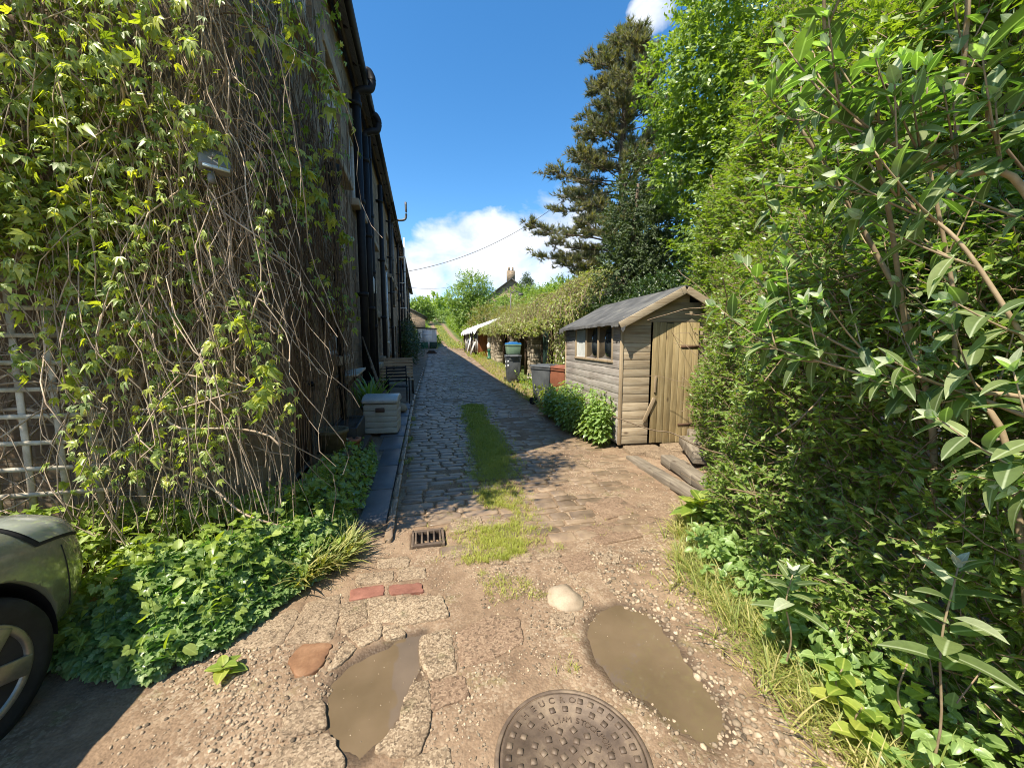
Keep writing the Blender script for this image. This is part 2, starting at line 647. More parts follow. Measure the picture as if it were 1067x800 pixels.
# ================================================================== terrain
PUD = [
    [(-.31, 1.96), (-.17, 2.03), (-.03, 2.06), (-.04, 1.84), (-.10, 1.69), (-.18, 1.52), (-.28, 1.43), (-.38, 1.52), (-.45, 1.67), (-.46, 1.82), (-.4, 1.92)],
    [(.86, 1.87), (.98, 1.99), (1.14, 2.03), (1.29, 1.91), (1.29, 1.7), (1.27, 1.52), (1.27, 1.35), (1.22, 1.22), (1.1, 1.18), (1.02, 1.27), (.97, 1.38), (.87, 1.49), (.82, 1.66)]]
WATER = -.016
FL = dict(
    flag=[[(-.75, 2.13), (-.74, 2.45), (-.56, 2.5), (-.53, 2.29), (-.52, 2.1)],
          [(-1.05, 2.15), (-1.02, 2.27), (-.80, 2.41), (-.76, 2.35), (-.78, 2.13)],
          [(-.49, 2.7), (-.25, 2.69), (-.24, 2.57), (-.47, 2.58)], [(-.22, 2.7), (-.03, 2.69), (-.02, 2.56), (-.2, 2.56)],
          [(-.37, 2.86), (-.15, 2.86), (-.14, 2.73), (-.35, 2.75)], [(.2, 3.34), (.47, 3.42), (.47, 3.24), (.25, 3.14)],
          [(.6, 2.71), (.76, 2.7), (.74, 2.59), (.58, 2.61)], [(.8, 2.68), (.97, 2.68), (.98, 2.6), (.79, 2.61)],
          [(.39, 2.83), (.59, 2.84), (.59, 2.74), (.39, 2.74)], [(.44, 2.71), (.54, 2.71), (.53, 2.61), (.43, 2.61)],
          [(1.28, 2.56), (1.35, 2.56), (1.31, 2.44), (1.24, 2.43)], [(1.37, 2.54), (1.43, 2.54), (1.38, 2.45), (1.32, 2.44)],
          [(.7, 2.04), (.83, 2.0), (.81, 1.92), (.67, 1.95)], [(.12, 2.86), (.33, 2.88), (.33, 2.78), (.14, 2.76)],
          [(-.62, 1.75), (-.48, 1.73), (-.43, 1.6), (-.61, 1.57)], [(-.62, 1.51), (-.6, 1.54), (-.42, 1.56), (-.34, 1.45), (-.34, 1.38), (-.63, 1.40)],
          [(-.64, 1.38), (-.35, 1.36), (-.33, 1.2), (-.62, 1.22)]],
    conc=[[(-.05, 2.0), (.1, 2.03), (.11, 1.76), (0, 1.74), (-.045, 1.86)], [(-.09, 1.72), (-.02, 1.72), (-.01, 1.53), (-.135, 1.56)],
          [(-.14, 1.54), (-.02, 1.51), (-.06, 1.39), (-.215, 1.45)], [(-.54, 2.39), (-.385, 2.4), (-.36, 2.2), (-.47, 2.14)],
          [(-.37, 2.4), (-.215, 2.38), (-.2, 2.17), (-.34, 2.2)], [(-.2, 2.38), (.06, 2.33), (.09, 2.15), (-.18, 2.14)],
          [(-.5, 1.9), (-.45, 2.08), (-.385, 2.0), (-.46, 1.91)], [(-.44, 2.12), (-.28, 2.17), (-.27, 2.06), (-.36, 2.02)],
          [(-.255, 2.15), (-.16, 2.11), (-.135, 2.05), (-.245, 2.05)], [(-.1, 1.37), (.05, 1.39), (.08, 1.2), (-.12, 1.2)]],
    brick=[[(-.505, 2.53), (-.295, 2.54), (-.28, 2.43), (-.48, 2.415)], [(-.26, 2.525), (-.05, 2.50), (-.035, 2.40), (-.245, 2.425)]],
    rust=[[(-.71, 2.01), (-.67, 2.1), (-.51, 2.07), (-.53, 1.93), (-.56, 1.88), (-.64, 1.89)]],
    red=[[(.14, 1.99), (.34, 2.1), (.5, 2.04), (.49, 1.86), (.28, 1.77), (.15, 1.78)], [(0, 1.72), (.15, 1.72), (.17, 1.6), (-.005, 1.57)],
         [(.95, 2.6), (1.2, 2.62), (1.18, 2.42), (.98, 2.38)], [(1.55, 3.5), (1.95, 3.55), (2.0, 3.2), (1.6, 3.1)], [(1.3, 3.0), (1.7, 3.02), (1.75, 2.75), (1.35, 2.7)]])
ALLF = sum(FL.values(), [])
SLY = [-60, 9, 14, 20, 28, 36, 42, 55, 75, 120, 300, 3000]
SLZ = [0, 0, .12, .35, .72, 1.02, 1.28, 2.5, 5.2, 10, 22, 40]


def xo(y):
    return np.maximum(0, A(y) - 10) * .03


def Hs(x, y):
    """large scale ground height"""
    x, y = A(x), A(y)
    z = np.interp(y, SLY, SLZ)
    e = x - xo(y)
    bank = np.clip((e - 5.2) / 7, 0, 1) ** 1.1 * 3.6 * sstep(3, 9, y) * (1 - .6 * sstep(45, 70, y))
    bank2 = np.clip((e - 2.6) / 2.5, 0, 1) * .45 * (1 - sstep(4.2, 5, y)) * sstep(.2, 2, y)
    farb = np.clip((e - 14) / 60, 0, 1) * 9
    return z + bank + bank2 + farb


def inlane(x, y):
    e = x - xo(y)
    return sstep(-.45, -.25, e) * (1 - sstep(2.5, 2.8, e)) * sstep(2.55, 2.9, y) * (1 - sstep(40, 44, y))


def Hd(x, y):
    """detailed ground"""
    x, y = A(x), A(y)
    z = Hs(x, y)
    p = np.stack([x, y, np.zeros_like(x)], -1)
    n = fbm(p * 3.1, 3, 5) * .012 + fbm(p * 14, 2, 9) * .0045
    z = z + n * (1 + sstep(20, 60, y) * 3)
    e = x - xo(y)
    # worn wheel track: dirt lies low between the setts, higher on the other side of the lane
    il = inlane(x, y)
    bury = sstep(1.3, 1.9, e) * .7 + .55 * np.exp(-((e - .92) / .3) ** 2)
    z = z - il * (.014 - .013 * bury - .003 * (1 - sstep(3.2, 4.6, y)))
    near = (x > -1.2) & (x < 2.2) & (y > .6) & (y < 2.8)
    for P in PUD:
        d = np.where(near, sdist(x, y, P), 9.)
        wob = fbm(p * 17, 3, 21) * .022
        d = d + wob
        prof = np.clip(WATER + d * .22, -.05, 0)
        z = np.where(d < .09, np.minimum(z, prof + .25 * n), z)
    for P in ALLF:
        c_ = A(P).mean(0)
        nb_ = (np.abs(x - c_[0]) < .45) & (np.abs(y - c_[1]) < .45)
        if nb_.any():
            d = np.where(nb_, sdist(x, y, P), 9.)
            z = np.where(d < 0, np.minimum(z, Hs(x, y) - .012), z)
    z = np.where((np.abs(x) < .135) & (np.abs(y - 3.12) < .135), z - .13, z)
    z = np.where((np.abs(x) < .2) & (np.abs(y - 3.12) < .2) & (np.abs(y - 3.12) >= .0), np.minimum(z, .004), z)
    return z


def axis(pts):
    out = [pts[0][0]]
    for (a, s0), (b, s1) in zip(pts, pts[1:]):
        x = a
        while x < b - 1e-6:
            t = (x - a) / (b - a)
            x = min(b, x + s0 + (s1 - s0) * t)
            out.append(x)
    return A(out)


gx_ = axis([(-900, 90), (-60, 6), (-8, .6), (-2.4, .06), (-1.2, .018), (1.9, .018), (3.2, .05), (6, .4), (20, 2), (80, 12), (900, 90)])
gy_ = axis([(-400, 60), (-20, 3), (-2, .4), (.5, .03), (1.0, .016), (2.7, .016), (4.5, .035), (8, .08), (20, .25), (50, 1), (120, 6), (900, 80)])
X, Y = np.meshgrid(gx_, gy_)
Z = Hd(X, Y)
b = MB()
nx, ny = len(gx_), len(gy_)
idx = np.arange(nx * ny).reshape(ny, nx)
q = np.stack([idx[:-1, :-1], idx[:-1, 1:], idx[1:, 1:], idx[1:, :-1]], -1).reshape(-1, 4)
b.raw(np.stack([X, Y, Z], -1).reshape(-1, 3), q.ravel(), np.arange(len(q)) * 4, 0.)

g = G('ground earth')
P_ = g.n('NewGeometry').outputs['Position']
veg = g.n('Attribute', attribute_name='veg').outputs['Fac']
wet = g.n('Attribute', attribute_name='wet').outputs['Fac']
n1 = g.noise(P_, 2.2, 6, .6)
n2 = g.noise(P_, 11, 5, .65)
n3 = g.noise(P_, 85, 3, .6)
dirt = g.ramp(g.math('ADD', g.math('MULTIPLY', n1, .55), g.math('MULTIPLY', n2, .45)), [(.3, (.112, .072, .045)), (.5, (.21, .14, .088)), (.68, (.31, .22, .143))])
vc = g.n('TexVoronoi', {'Vector': P_, 'Scale': 75.0, 'Randomness': 1.0}, feature='F1')
chip = g.ramp(g.n('SeparateColor', {0: vc.outputs['Color']}).outputs[0], [(.66, 0.), (.7, 1.)])
chipm = g.math('MULTIPLY', chip, g.ramp(g.noise(P_, 1.7, 3), [(.42, 0.), (.66, .75)]))
dirt = g.mix(chipm, dirt, (.36, .285, .20))
moss = g.ramp(g.noise(P_, 3.4, 6, .7), [(.58, 0.), (.7, .55)])
dirt = g.mix(moss, dirt, (.12, .13, .035))
vv = g.math('ADD', g.math('MULTIPLY', n3, .9), .55)
dirt = g.mix(1., dirt, g.n('CombineColor', {0: vv, 1: vv, 2: vv}).outputs[0], 'MULTIPLY')
grassc = g.ramp(g.noise(P_, .9, 5, .65), [(.3, (.05, .085, .018)), (.7, (.12, .16, .035))])
col = g.mix(veg, dirt, grassc)
col = g.mix(wet, col, (.07, .047, .03))
h = g.math('ADD', g.math('MULTIPLY', n3, .5), g.math('ADD', g.math('MULTIPLY', n2, .6), g.math('MULTIPLY', vc.outputs['Distance'], -.35)))
ro = g.math('SUBTRACT', .88, g.math('MULTIPLY', wet, .5))
m_ground = g.out(g.bsdf(col=col, rough=ro, spec=.3, nor=g.bump(h, .6, .012)))
ground = b.build('ground', m_ground, smooth=True)
tag(ground, kind='structure')
e_ = X - xo(Y)
vegv = np.clip(sstep(3.1, 4.0, e_) + sstep(-3.2, -5, X) * sstep(-.5, 1, Y) * 0 + sstep(40, 43, Y), 0, 1) * sstep(4.5, 6, Y)
vegv = np.maximum(vegv, sstep(4, 9, np.abs(X)) * sstep(30, 60, np.abs(Y)))
trk = np.zeros_like(X)
for r0 in (2.3, 4.25):
    trk = np.maximum(trk, np.exp(-(((X - (r0 - (Y - 40) * .0172)) / .42) ** 4)) * sstep(37, 41, Y))
vegv = vegv * (1 - trk)
at = ground.data.attributes.new('veg', 'FLOAT', 'POINT')
at.data.foreach_set('value', vegv.ravel().astype(np.float32))
wv = np.zeros_like(X)
nr = (np.abs(X) < 2.5) & (Y > .5) & (Y < 3)
for Pp in PUD:
    d = np.where(nr, sdist(X, Y, Pp), 9.)
    wv = np.maximum(wv, 1 - sstep(.0, .075, d + fbm(np.stack([X, Y, Y * 0], -1) * 20, 2, 3) * .02))
at = ground.data.attributes.new('wet', 'FLOAT', 'POINT')
at.data.foreach_set('value', (wv * .85).ravel().astype(np.float32))

# puddle water
g = G('muddy water')
P_ = g.n('NewGeometry').outputs['Position']
nn = g.noise(P_, 2.6, 4)
cw = g.ramp(nn, [(.35, (.115, .082, .048)), (.65, (.16, .114, .07))])
m_water = g.out(g.bsdf(col=cw, rough=.025, spec=.6, nor=g.bump(g.noise(P_, 9, 2), .008, .02)))
for P in PUD:
    c = A(P).mean(0)
    b = MB()
    pp = c + (A(P) - c) * 1.3
    pp = smooth_path(np.vstack([pp, pp[:1]]), 4)[:-1]
    b.faces([(x, y, WATER) for x, y in pp], [tuple(range(len(pp)))])
    tag(b.build('puddle', m_water), kind='structure')

# ---------------------------------------------------------------- setts of the lane
def in_poly_any(x, y, polys):
    r = np.zeros(np.shape(x), bool)
    for p in polys:
        r |= sdist(A(x), A(y), p) < 0
    return r


m_sett = surf('worn gritstone', [(.25, (.115, .082, .056)), (.5, (.205, .144, .092)), (.75, (.30, .222, .148))], ns=7, rough=.42, rvar=.18, bump=.5, bd=.006, rv=.55, fine=90, spec=.45)
m_flag = aggregate('sandstone flag', [(.25, (.15, .105, .068)), (.5, (.25, .18, .118)), (.75, (.36, .275, .185))])
m_conc = aggregate('pitted concrete', [(.25, (.13, .09, .058)), (.5, (.25, .18, .115)), (.75, (.40, .31, .21))])
m_brick = surf('red clay paver', [(.3, (.15, .06, .04)), (.7, (.26, .115, .08))], ns=9, rough=.8, bump=.4, rv=.3, fine=90)
m_rust = surf('ochre stone', [(.3, (.13, .065, .035)), (.5, (.20, .10, .05)), (.7, (.28, .155, .085))], ns=8, rough=.8, bump=.6, rv=.2, fine=80)
m_redslab = aggregate('reddish flag', [(.25, (.14, .088, .056)), (.5, (.225, .148, .096)), (.75, (.31, .218, .142))])
m_slate = surf('blue slate paving', [(.3, (.075, .075, .08)), (.7, (.14, .14, .145))], ns=5, rough=.5, rvar=.1, bump=.2, rv=.25)

GRATE = (-.12, .11, 2.98, 3.26)
b = MB()
y = 2.80
row = 0
while y < 42:
    dy = rng.uniform(.10, .155) * (1 if y < 16 else 1.6) * (1.25 if rng.random() < .2 else 1)
    x = -.27 + float(xo(y)) + rng.uniform(-.05, .05)
    xe = 2.62 + float(xo(y)) + rng.uniform(-.12, .1)
    while x < xe:
        dx = rng.uniform(.17, .36) * (1 if y < 16 else 1.4)
        cx, cy = x + dx / 2, y + dy / 2
        x += dx
        if GRATE[0] - .12 < cx < GRATE[1] + .1 and GRATE[2] - .1 < cy < GRATE[3] + .08:
            continue
        e = cx - float(xo(cy))
        miss = .02 + (.35 if e > 1.4 and y < 8 else 0) + (.15 if y < 3.0 else 0)
        if rng.random() < miss:
            continue
        gp = .0055
        hw, hh = dx / 2 - gp, dy / 2 - gp
        n = 14 if y < 12 else 8
        a = np.arange(n) / n * 2 * np.pi + .2
        ca, sa = np.cos(a), np.sin(a)
        pw = .32 if y < 12 else .42
        ox = np.sign(ca) * np.abs(ca) ** pw * hw
        oy = np.sign(sa) * np.abs(sa) ** pw * hh
        jit = rng.uniform(-.007, .007, (n, 2))
        z0 = float(Hs(cx, cy)) + rng.uniform(-.008, .004) + float(fbm(A([cx, cy, 0]) * 1.3, 2, 4)) * .012
        tl = rng.uniform(-.03, .03, 2)
        rings = [(1, -.04), (1, -.009), (.95, -.0025), (.85, 0), (.45, .002)]
        V = []
        for sc, zz in rings:
            qx, qy = (ox + jit[:, 0]) * sc, (oy + jit[:, 1]) * sc
            V.append(np.column_stack([cx + qx, cy + qy, z0 + zz + qx * tl[0] + qy * tl[1] + rng.uniform(-.0018, .0018, n) * (zz > -.01)]))
        V.append(A([[cx, cy, z0 + .004]]))
        F = []
        for k in range(len(rings) - 1):
            for i in range(n):
                F.append((k * n + i, k * n + (i + 1) % n, (k + 1) * n + (i + 1) % n, (k + 1) * n + i))
        l = (len(rings) - 1) * n
        F += [(l + i, l + (i + 1) % n, l + n) for i in range(n)]
        b.faces(np.concatenate(V), F)
    y += dy
    row += 1
tag(b.build('cobbled_lane', m_sett, smooth=True), kind='structure')

# ---------------------------------------------------------------- flags, bricks and embedded stones of the near yard
for key, nm, mt, hh in (('flag', 'flagstone_paving', m_flag, .006), ('conc', 'concrete_paving', m_conc, .007), ('brick', 'brick_paving', m_brick, .008), ('rust', 'ochre_paving', m_rust, .01), ('red', 'red_sandstone_paving', m_redslab, .004)):
    b = MB()
    for P in FL[key]:
        c = A(P).mean(0)
        P = c + (A(P) - c) * {'flag': 1.07, 'conc': 1.17, 'brick': 1.02, 'rust': 1.03, 'red': 1.05}[key]
        b.stone(P, float(Hs(*c)) + hh + rng.uniform(-.002, .002), .06, seg=.022, jit=.0055, rough=.0022, dome=.0015, edge=.006, tilt=rng.uniform(-.02, .02, 2))
    tag(b.build(nm, mt, smooth=True), kind='structure')
# slate path slabs beside the house
b = MB()
for yy, L in ((3.45, .78), (4.24, .82), (5.07, .8), (5.88, .8), (6.7, .9), (7.62, .9), (8.55, .9), (9.5, 1.0), (10.55, 1.0), (11.6, 1.2)):
    xl = max(-.60 - .09 * max(0, yy - 5.0), -.98)
    b.box(((xl - .36) / 2, yy + L / 2, .0), (-.36 - xl, L - .012, .07), rot=(R(rng.uniform(-.5, .5)), R(rng.uniform(-.8, .8)), R(rng.uniform(-.4, .4))))
tag(b.build('slate_path', m_slate, bevel=.006), kind='structure')
b = MB()
yy = 3.1
while yy < 20:
    L = rng.uniform(.5, 1.)
    b.stone([(-.345 + float(xo(yy)), yy), (-.285 + float(xo(yy)), yy), (-.285 + float(xo(yy)), yy + L), (-.345 + float(xo(yy)), yy + L)], float(Hs(0, yy)) + .03, .1, seg=.05, jit=.005, edge=.012)
    yy += L + .01
tag(b.build('kerb', m_sett, smooth=True), kind='structure')

# one loose boulder
b = MB()
b.stone([(.76, 2.27), (.89, 2.28), (.95, 2.1), (.91, 2.02), (.79, 2.03), (.71, 2.13)], .022, .08, seg=.03, jit=.006, rough=.002, dome=.014, edge=.03)
tag(b.build('boulder', surf('pale boulder', [(.3, (.24, .18, .12)), (.7, (.40, .32, .23))], ns=7, rough=.85, bump=.5, fine=110), smooth=True), 'pale rounded stone sunk in the gravel beside the larger muddy puddle', 'stone')

# ---------------------------------------------------------------- loose gravel (nobody could count it)
def pebbles(b, P, S):
    n = len(P)
    ico = A([(0, 0, 1), (.89, 0, .45), (.28, .85, .45), (-.72, .53, .45), (-.72, -.53, .45), (.28, -.85, .45), (.72, .53, -.45), (-.28, .85, -.45), (-.89, 0, -.45), (-.28, -.85, -.45), (.72, -.53, -.45), (0, 0, -1)])
    F = np.asarray([(0, 1, 2), (0, 2, 3), (0, 3, 4), (0, 4, 5), (0, 5, 1), (1, 6, 2), (2, 7, 3), (3, 8, 4), (4, 9, 5), (5, 10, 1), (6, 7, 2), (7, 8, 3), (8, 9, 4), (9, 10, 5), (10, 6, 1), (11, 7, 6), (11, 8, 7), (11, 9, 8), (11, 10, 9), (11, 6, 10)])
    sc = rng.uniform(.55, 1.25, (n, 1, 3)) * A((1, 1, .6)) * S[:, None, None]
    V = ico[None] * sc * rng.uniform(.75, 1.2, (n, 12, 1))
    a = rng.random(n) * 6.28
    c, s_ = np.cos(a)[:, None], np.sin(a)[:, None]
    V = np.stack([V[..., 0] * c - V[..., 1] * s_, V[..., 0] * s_ + V[..., 1] * c, V[..., 2] + V[..., 0] * rng.uniform(-.3, .3, (n, 1))], -1) + P[:, None]
    F = (F[None] + (np.arange(n) * 12)[:, None, None]).reshape(-1, 3)
    b.raw(V.reshape(-1, 3), F.ravel(), np.arange(len(F)) * 3, np.repeat(rng.random(n), 12))


m_grav = surf('limestone chips', [(.3, (.16, .115, .075)), (.55, (.29, .22, .15)), (.75, (.42, .35, .26))], ns=20, rough=.85, bump=.3, rv=1.2, fine=150)
b = MB()
for (x0, x1, y0, y1, n, s0, s1, pad) in (
        (-1.25, -.45, 1.0, 2.15, 4200, .004, .012, .0), (-.15, .75, 1.15, 2.0, 2600, .003, .010, .0), (.3, 1.0, 1.9, 2.75, 2000, .003, .011, 0),
        (1.15, 1.75, .8, 2.6, 2600, .006, .02, 0), (.7, 1.3, .8, 1.5, 1300, .004, .015, 0), (-.7, .5, 2.3, 3.4, 1500, .003, .009, 0), (1.2, 2.6, 2.5, 5.2, 2600, .003, .014, 0), (-1.2, 1.8, .3, 1.2, 2500, .004, .014, 0), (.2, 2.6, 3.4, 5.5, 600, .003, .009, 0)):
    x = rng.uniform(x0, x1, n)
    y = rng.uniform(y0, y1, n)
    k = fbm(np.stack([x, y, 0 * x], -1) * 4, 2, 8) > rng.uniform(-.7, .3, n)
    for P in PUD:
        k &= sdist(x, y, P) > -.015
    k &= ~in_poly_any(x, y, ALLF) | (rng.random(n) < .06)
    k &= np.hypot(x - .54, y - 1.29) > .33
    x, y = x[k], y[k]
    s = s0 + (s1 - s0) * rng.random(len(x)) ** 2.2
    pebbles(b, np.column_stack([x, y, Hd(x, y) + s * .12]), s)
for P in PUD:
    lo, hi = A(P).min(0), A(P).max(0)
    q_ = rng.uniform(lo, hi, (60, 2))
    q_ = q_[sdist(q_[:, 0], q_[:, 1], P) < -.04][:26]
    pebbles(b, np.column_stack([q_, np.full(len(q_), WATER)]), rng.uniform(.0012, .004, len(q_)))
tag(b.build('gravel', m_grav), kind='stuff')

# ================================================================== the terrace
def stone_wall_mat():
    g = G('blackened coursed stone')
    o = g.obj()
    s = g.n('SeparateXYZ', {0: o})
    u = g.math('ADD', s.outputs[0], s.outputs[1])
    wob = g.noise(o, 2.5, 3)
    v = g.n('CombineXYZ', {0: u, 1: g.math('ADD', s.outputs[2], g.math('MULTIPLY', wob, .03)), 2: 0.0}).outputs[0]
    br = g.n('TexBrick', {'Vector': v, 'Color1': (.30, .22, .145, 1), 'Color2': (.16, .122, .085, 1), 'Mortar': (.24, .195, .145, 1), 'Scale': 1.0, 'Mortar Size': .012,
                          'Mortar Smooth': .3, 'Bias': -.1, 'Brick Width': .38, 'Row Height': .145}, offset=.43, squash=.8, squash_frequency=3)
    n = g.noise(o, 9, 6, .65)
    n2 = g.noise(o, 1.1, 4, .6)
    k = g.math('ADD', g.math('MULTIPLY', n, .9), g.math('MULTIPLY', n2, .5))
    kk = g.ramp(k, [(.4, .45), (.9, 1.35)])
    c = g.mix(1., br.outputs['Color'], kk, 'MULTIPLY')
    h = g.math('ADD', g.math('MULTIPLY', br.outputs['Fac'], -.6), g.math('MULTIPLY', n, .55))
    return g.out(g.bsdf(col=c, rough=.88, spec=.2, nor=g.bump(h, .8, .02)))


m_stone = stone_wall_mat()
m_dress = surf('dressed stone', [(.3, (.20, .16, .115)), (.7, (.38, .31, .22))], ns=4, rough=.85, bump=.3, rv=.2)
m_slateroof = surf('stone slate roof', [(.3, (.06, .058, .056)), (.7, (.13, .125, .12))], sc=(1, 3, 1), ns=5, rough=.8, bump=.6, bd=.02)
m_black = surf('black painted iron', [(.3, (.008, .008, .009)), (.7, (.02, .02, .021))], ns=8, rough=.6, bump=.15, bd=.002, spec=.25, rv=.1)
m_pipegrey = surf('worn grey pipe', [(.3, (.05, .05, .05)), (.7, (.16, .155, .145))], ns=6, rough=.45, bump=.2, bd=.002)
m_white = surf('white window paint', [(.3, (.55, .55, .53)), (.7, (.78, .78, .75))], ns=6, rough=.45, bump=.1, bd=.002, rv=.08)
m_wood_dk = surf('brown painted door', [(.3, (.07, .035, .018)), (.7, (.14, .075, .04))], sc=(6, 6, .6), ns=4, rough=.5, bump=.3)
m_timber = surf('dark timber', [(.3, (.035, .024, .016)), (.7, (.085, .06, .04))], sc=(5, 5, .7), ns=4, rough=.75, bump=.4)


def glass_mat():
    g = G('window glass')
    o = g.obj()
    n = g.noise(o, 1.7, 2)
    c = g.ramp(n, [(.4, (.012, .016, .02)), (.6, (.05, .06, .065))])
    return g.out(g.bsdf(col=c, rough=.03, spec=1.0, nor=g.bump(g.noise(o, 5, 1), .05, .02)))


m_glass = glass_mat()


def add_window(h, y, w_, z0, z1, blind=None):
    """window in a facade lying in the plane x = 0, facing +x"""
    f = MB()
    d = -.10
    t = .055
    f.box((d, y - w_ / 2 + t / 2, (z0 + z1) / 2), (.06, t, z1 - z0))
    f.box((d, y + w_ / 2 - t / 2, (z0 + z1) / 2), (.06, t, z1 - z0))
    f.box((d, y, z1 - t / 2), (.06, w_ - 2 * t, t))
    f.box((d, y, z0 + t / 2), (.06, w_ - 2 * t, t))
    f.box((d + .002, y, (z0 + z1) / 2), (.05, .05, z1 - z0 - 2 * t))
    fr = f.build('window', m_white, h, bevel=.006)
    p = MB()
    p.box((d - .012, y, (z0 + z1) / 2), (.012, w_ - .05, z1 - z0 - .05))
    p.build('pane', m_glass, fr)
    s_ = MB()
    s_.box((.03, y, z0 - .075), (.26, w_ + .24, .14))
    s_.build('sill', m_dress, fr, bevel=.012)
    s_ = MB()
    s_.box((-.02, y, z1 + .11), (.10, w_ + .3, .215))
    s_.build('lintel', m_dress, fr, bevel=.01)


def facade(b, L, z0, z1, holes, depth=.16):
    ys = sorted({0, L, *[a for h in holes for a in (h[0], h[1])]})
    zs = sorted({z0, z1, *[a for h in holes for a in (h[2], h[3])]})
    for ya, yb in zip(ys, ys[1:]):
        for za, zb in zip(zs, zs[1:]):
            cy, cz = (ya + yb) / 2, (za + zb) / 2
            if any(h[0] < cy < h[1] and h[2] < cz < h[3] for h in holes):
                continue
            b.faces([(0, ya, za), (0, yb, za), (0, yb, zb), (0, ya, zb)], [(0, 1, 2, 3)], 0.)
    for ya, yb, za, zb in holes:
        b.faces([(0, ya, za), (0, yb, za), (0, yb, zb), (0, ya, zb), (-depth, ya, za), (-depth, yb, za), (-depth, yb, zb), (-depth, ya, zb)],
                [(0, 1, 5, 4), (1, 2, 6, 5), (2, 3, 7, 6), (3, 0, 4, 7)], 0.)


XW = -1.35
EAVE = 7.12
RID = 9.9
DEPTH = 7.2


def pipe_part(h, y, z0, z1, r=.045, mat=None, name='downpipe', x=.13, coll=1.4, top=None):
    p = MB()
    pts = [(x, y, z0), (x, y, z1)]
    p.tube(pts, r, 12)
    z = z0 + .5
    while z < z1 - .2:
        p.tube([(x, y, z), (x, y, z + .09)], r * 1.22, 12)
        p.box((x / 2 - .01, y, z + .045), (x, r * 3.2, .03))
        z += coll
    if top:
        for tp, tr in top:
            p.tube(tp, tr, 12, sub=5)
    return p.build(name, mat or m_black, h, smooth=False)


def make_house(y0, y1, label, wins, door, pipes, first=False, last=False):
    h = thing('terraced_house', label, 'house', (XW, y0, 0), group='terraced houses along the lane')
    L = y1 - y0
    holes = [(y - w_ / 2, y + w_ / 2, a, c) for y, w_, a, c in wins]
    zf = float(Hs(XW, (y0 + y1) / 2))
    holes.append((door - .47, door + .47, zf + .12, zf + 2.15))
    b = MB()
    facade(b, L, -.4, EAVE, holes)
    for yy, on in ((0, first), (L, last)):
        if on:
            b.faces([(0, yy, -.4), (0, yy, EAVE), (-DEPTH / 2, yy, RID - .15), (-DEPTH, yy, EAVE), (-DEPTH, yy, -.4)], [(0, 1, 2, 3, 4)], 0.)
    b.build('wall', m_stone, h)
    b = MB()
    b.faces([(-DEPTH, 0, -.4), (-DEPTH, L, -.4), (-DEPTH, L, EAVE), (-DEPTH, 0, EAVE)], [(0, 1, 2, 3)], 0.)
    b.build('back_wall', m_stone, h)
    # roof with an overhang and its own thickness
    e0 = -.22 if first else 0
    e1 = L + (.2 if last else 0)
    b = MB()
    sl_ = (RID - EAVE) / (DEPTH / 2)
    for sx in (1, -1):
        xa = .26 if sx == 1 else -DEPTH - .26
        za = EAVE - .26 * sl_ + .08
        xm = -DEPTH / 2
        V = [(xa, e0, za), (xa, e1, za), (xm, e1, RID + .08), (xm, e0, RID + .08)]
        V += [(x, y, z - .12) for x, y, z in V]
        b.faces(V, [(0, 1, 2, 3), (4, 7, 6, 5), (0, 4, 5, 1), (1, 5, 6, 2), (2, 6, 7, 3), (3, 7, 4, 0)])
    rf = b.build('roof', m_slateroof, h)
    c = MB()
    c.box((-DEPTH / 2, L - .1, RID + .55), (.6, .9, 1.4))
    for k in (-.22, .22):
        c.lathe([(.11, 0), (.13, .3), (.10, .45), (.09, .45)], 10, o=(-DEPTH / 2, L - .1 + k, RID + 1.25))
    c.build('chimney', m_stone, rf)
    # gutter and fascia
    b = MB()
    b.tube([(.30, e0, EAVE - .13), (.30, e1 - .01, EAVE - .13)], .075, 12)
    y = .4
    while y < L:
        b.box((.20, y, EAVE - .2), (.2, .03, .04))
        y += .9
    b.build('gutter', m_black, h)
    b = MB()
    b.box((.13, (e0 + e1) / 2, EAVE - .12), (.05, e1 - e0 - .01, .24))
    b.box((.06, (e0 + e1) / 2, EAVE - .02), (.12, e1 - e0 - .02, .04))
    b.build('fascia_board', m_timber, h)
    for y, w_, a, c_ in wins:
        add_window(h, y, w_, a, c_)
    b = MB()
    for k in range(6):
        b.box((-.11, door - .41 + .82 / 6 * (k + .5), zf + 1.13), (.05, .82 / 6 - .006, 1.98))
    b.box((-.115, door - .44, zf + 1.13), (.08, .06, 2.02))
    b.box((-.115, door + .44, zf + 1.13), (.08, .06, 2.02))
    d = b.build('door', m_wood_dk, h, bevel=.006)
    k = MB()
    k.lathe([(.012, 0), (.012, .05), (.03, .06), (.03, .09), (.01, .1)], 12, M=Matrix.Rotation(R(90), 3, 'Y'), o=(-.085, door + .33, zf + 1.1))
    k.build('handle', m_black, d)
    b = MB()
    b.box((.12, door, zf + .03), (.36, 1.1, .18))
    b.build('doorstep', m_dress, h, bevel=.015)
    for pa in pipes:
        pipe_part(h, **pa)
    return h


def swan(y, z, dx=.0, big=1.0):
    """a bend that swings the pipe out and up round the gutter"""
    return [[(.13, y, z - .05), (.15, y, z + .08), (.29, y, z + .15), (.41, y + .04, z + .20), (.45, y + .06, z + .38), (.40, y + .06, z + .52), (.33, y + .05, z + .55)], .075 * big]


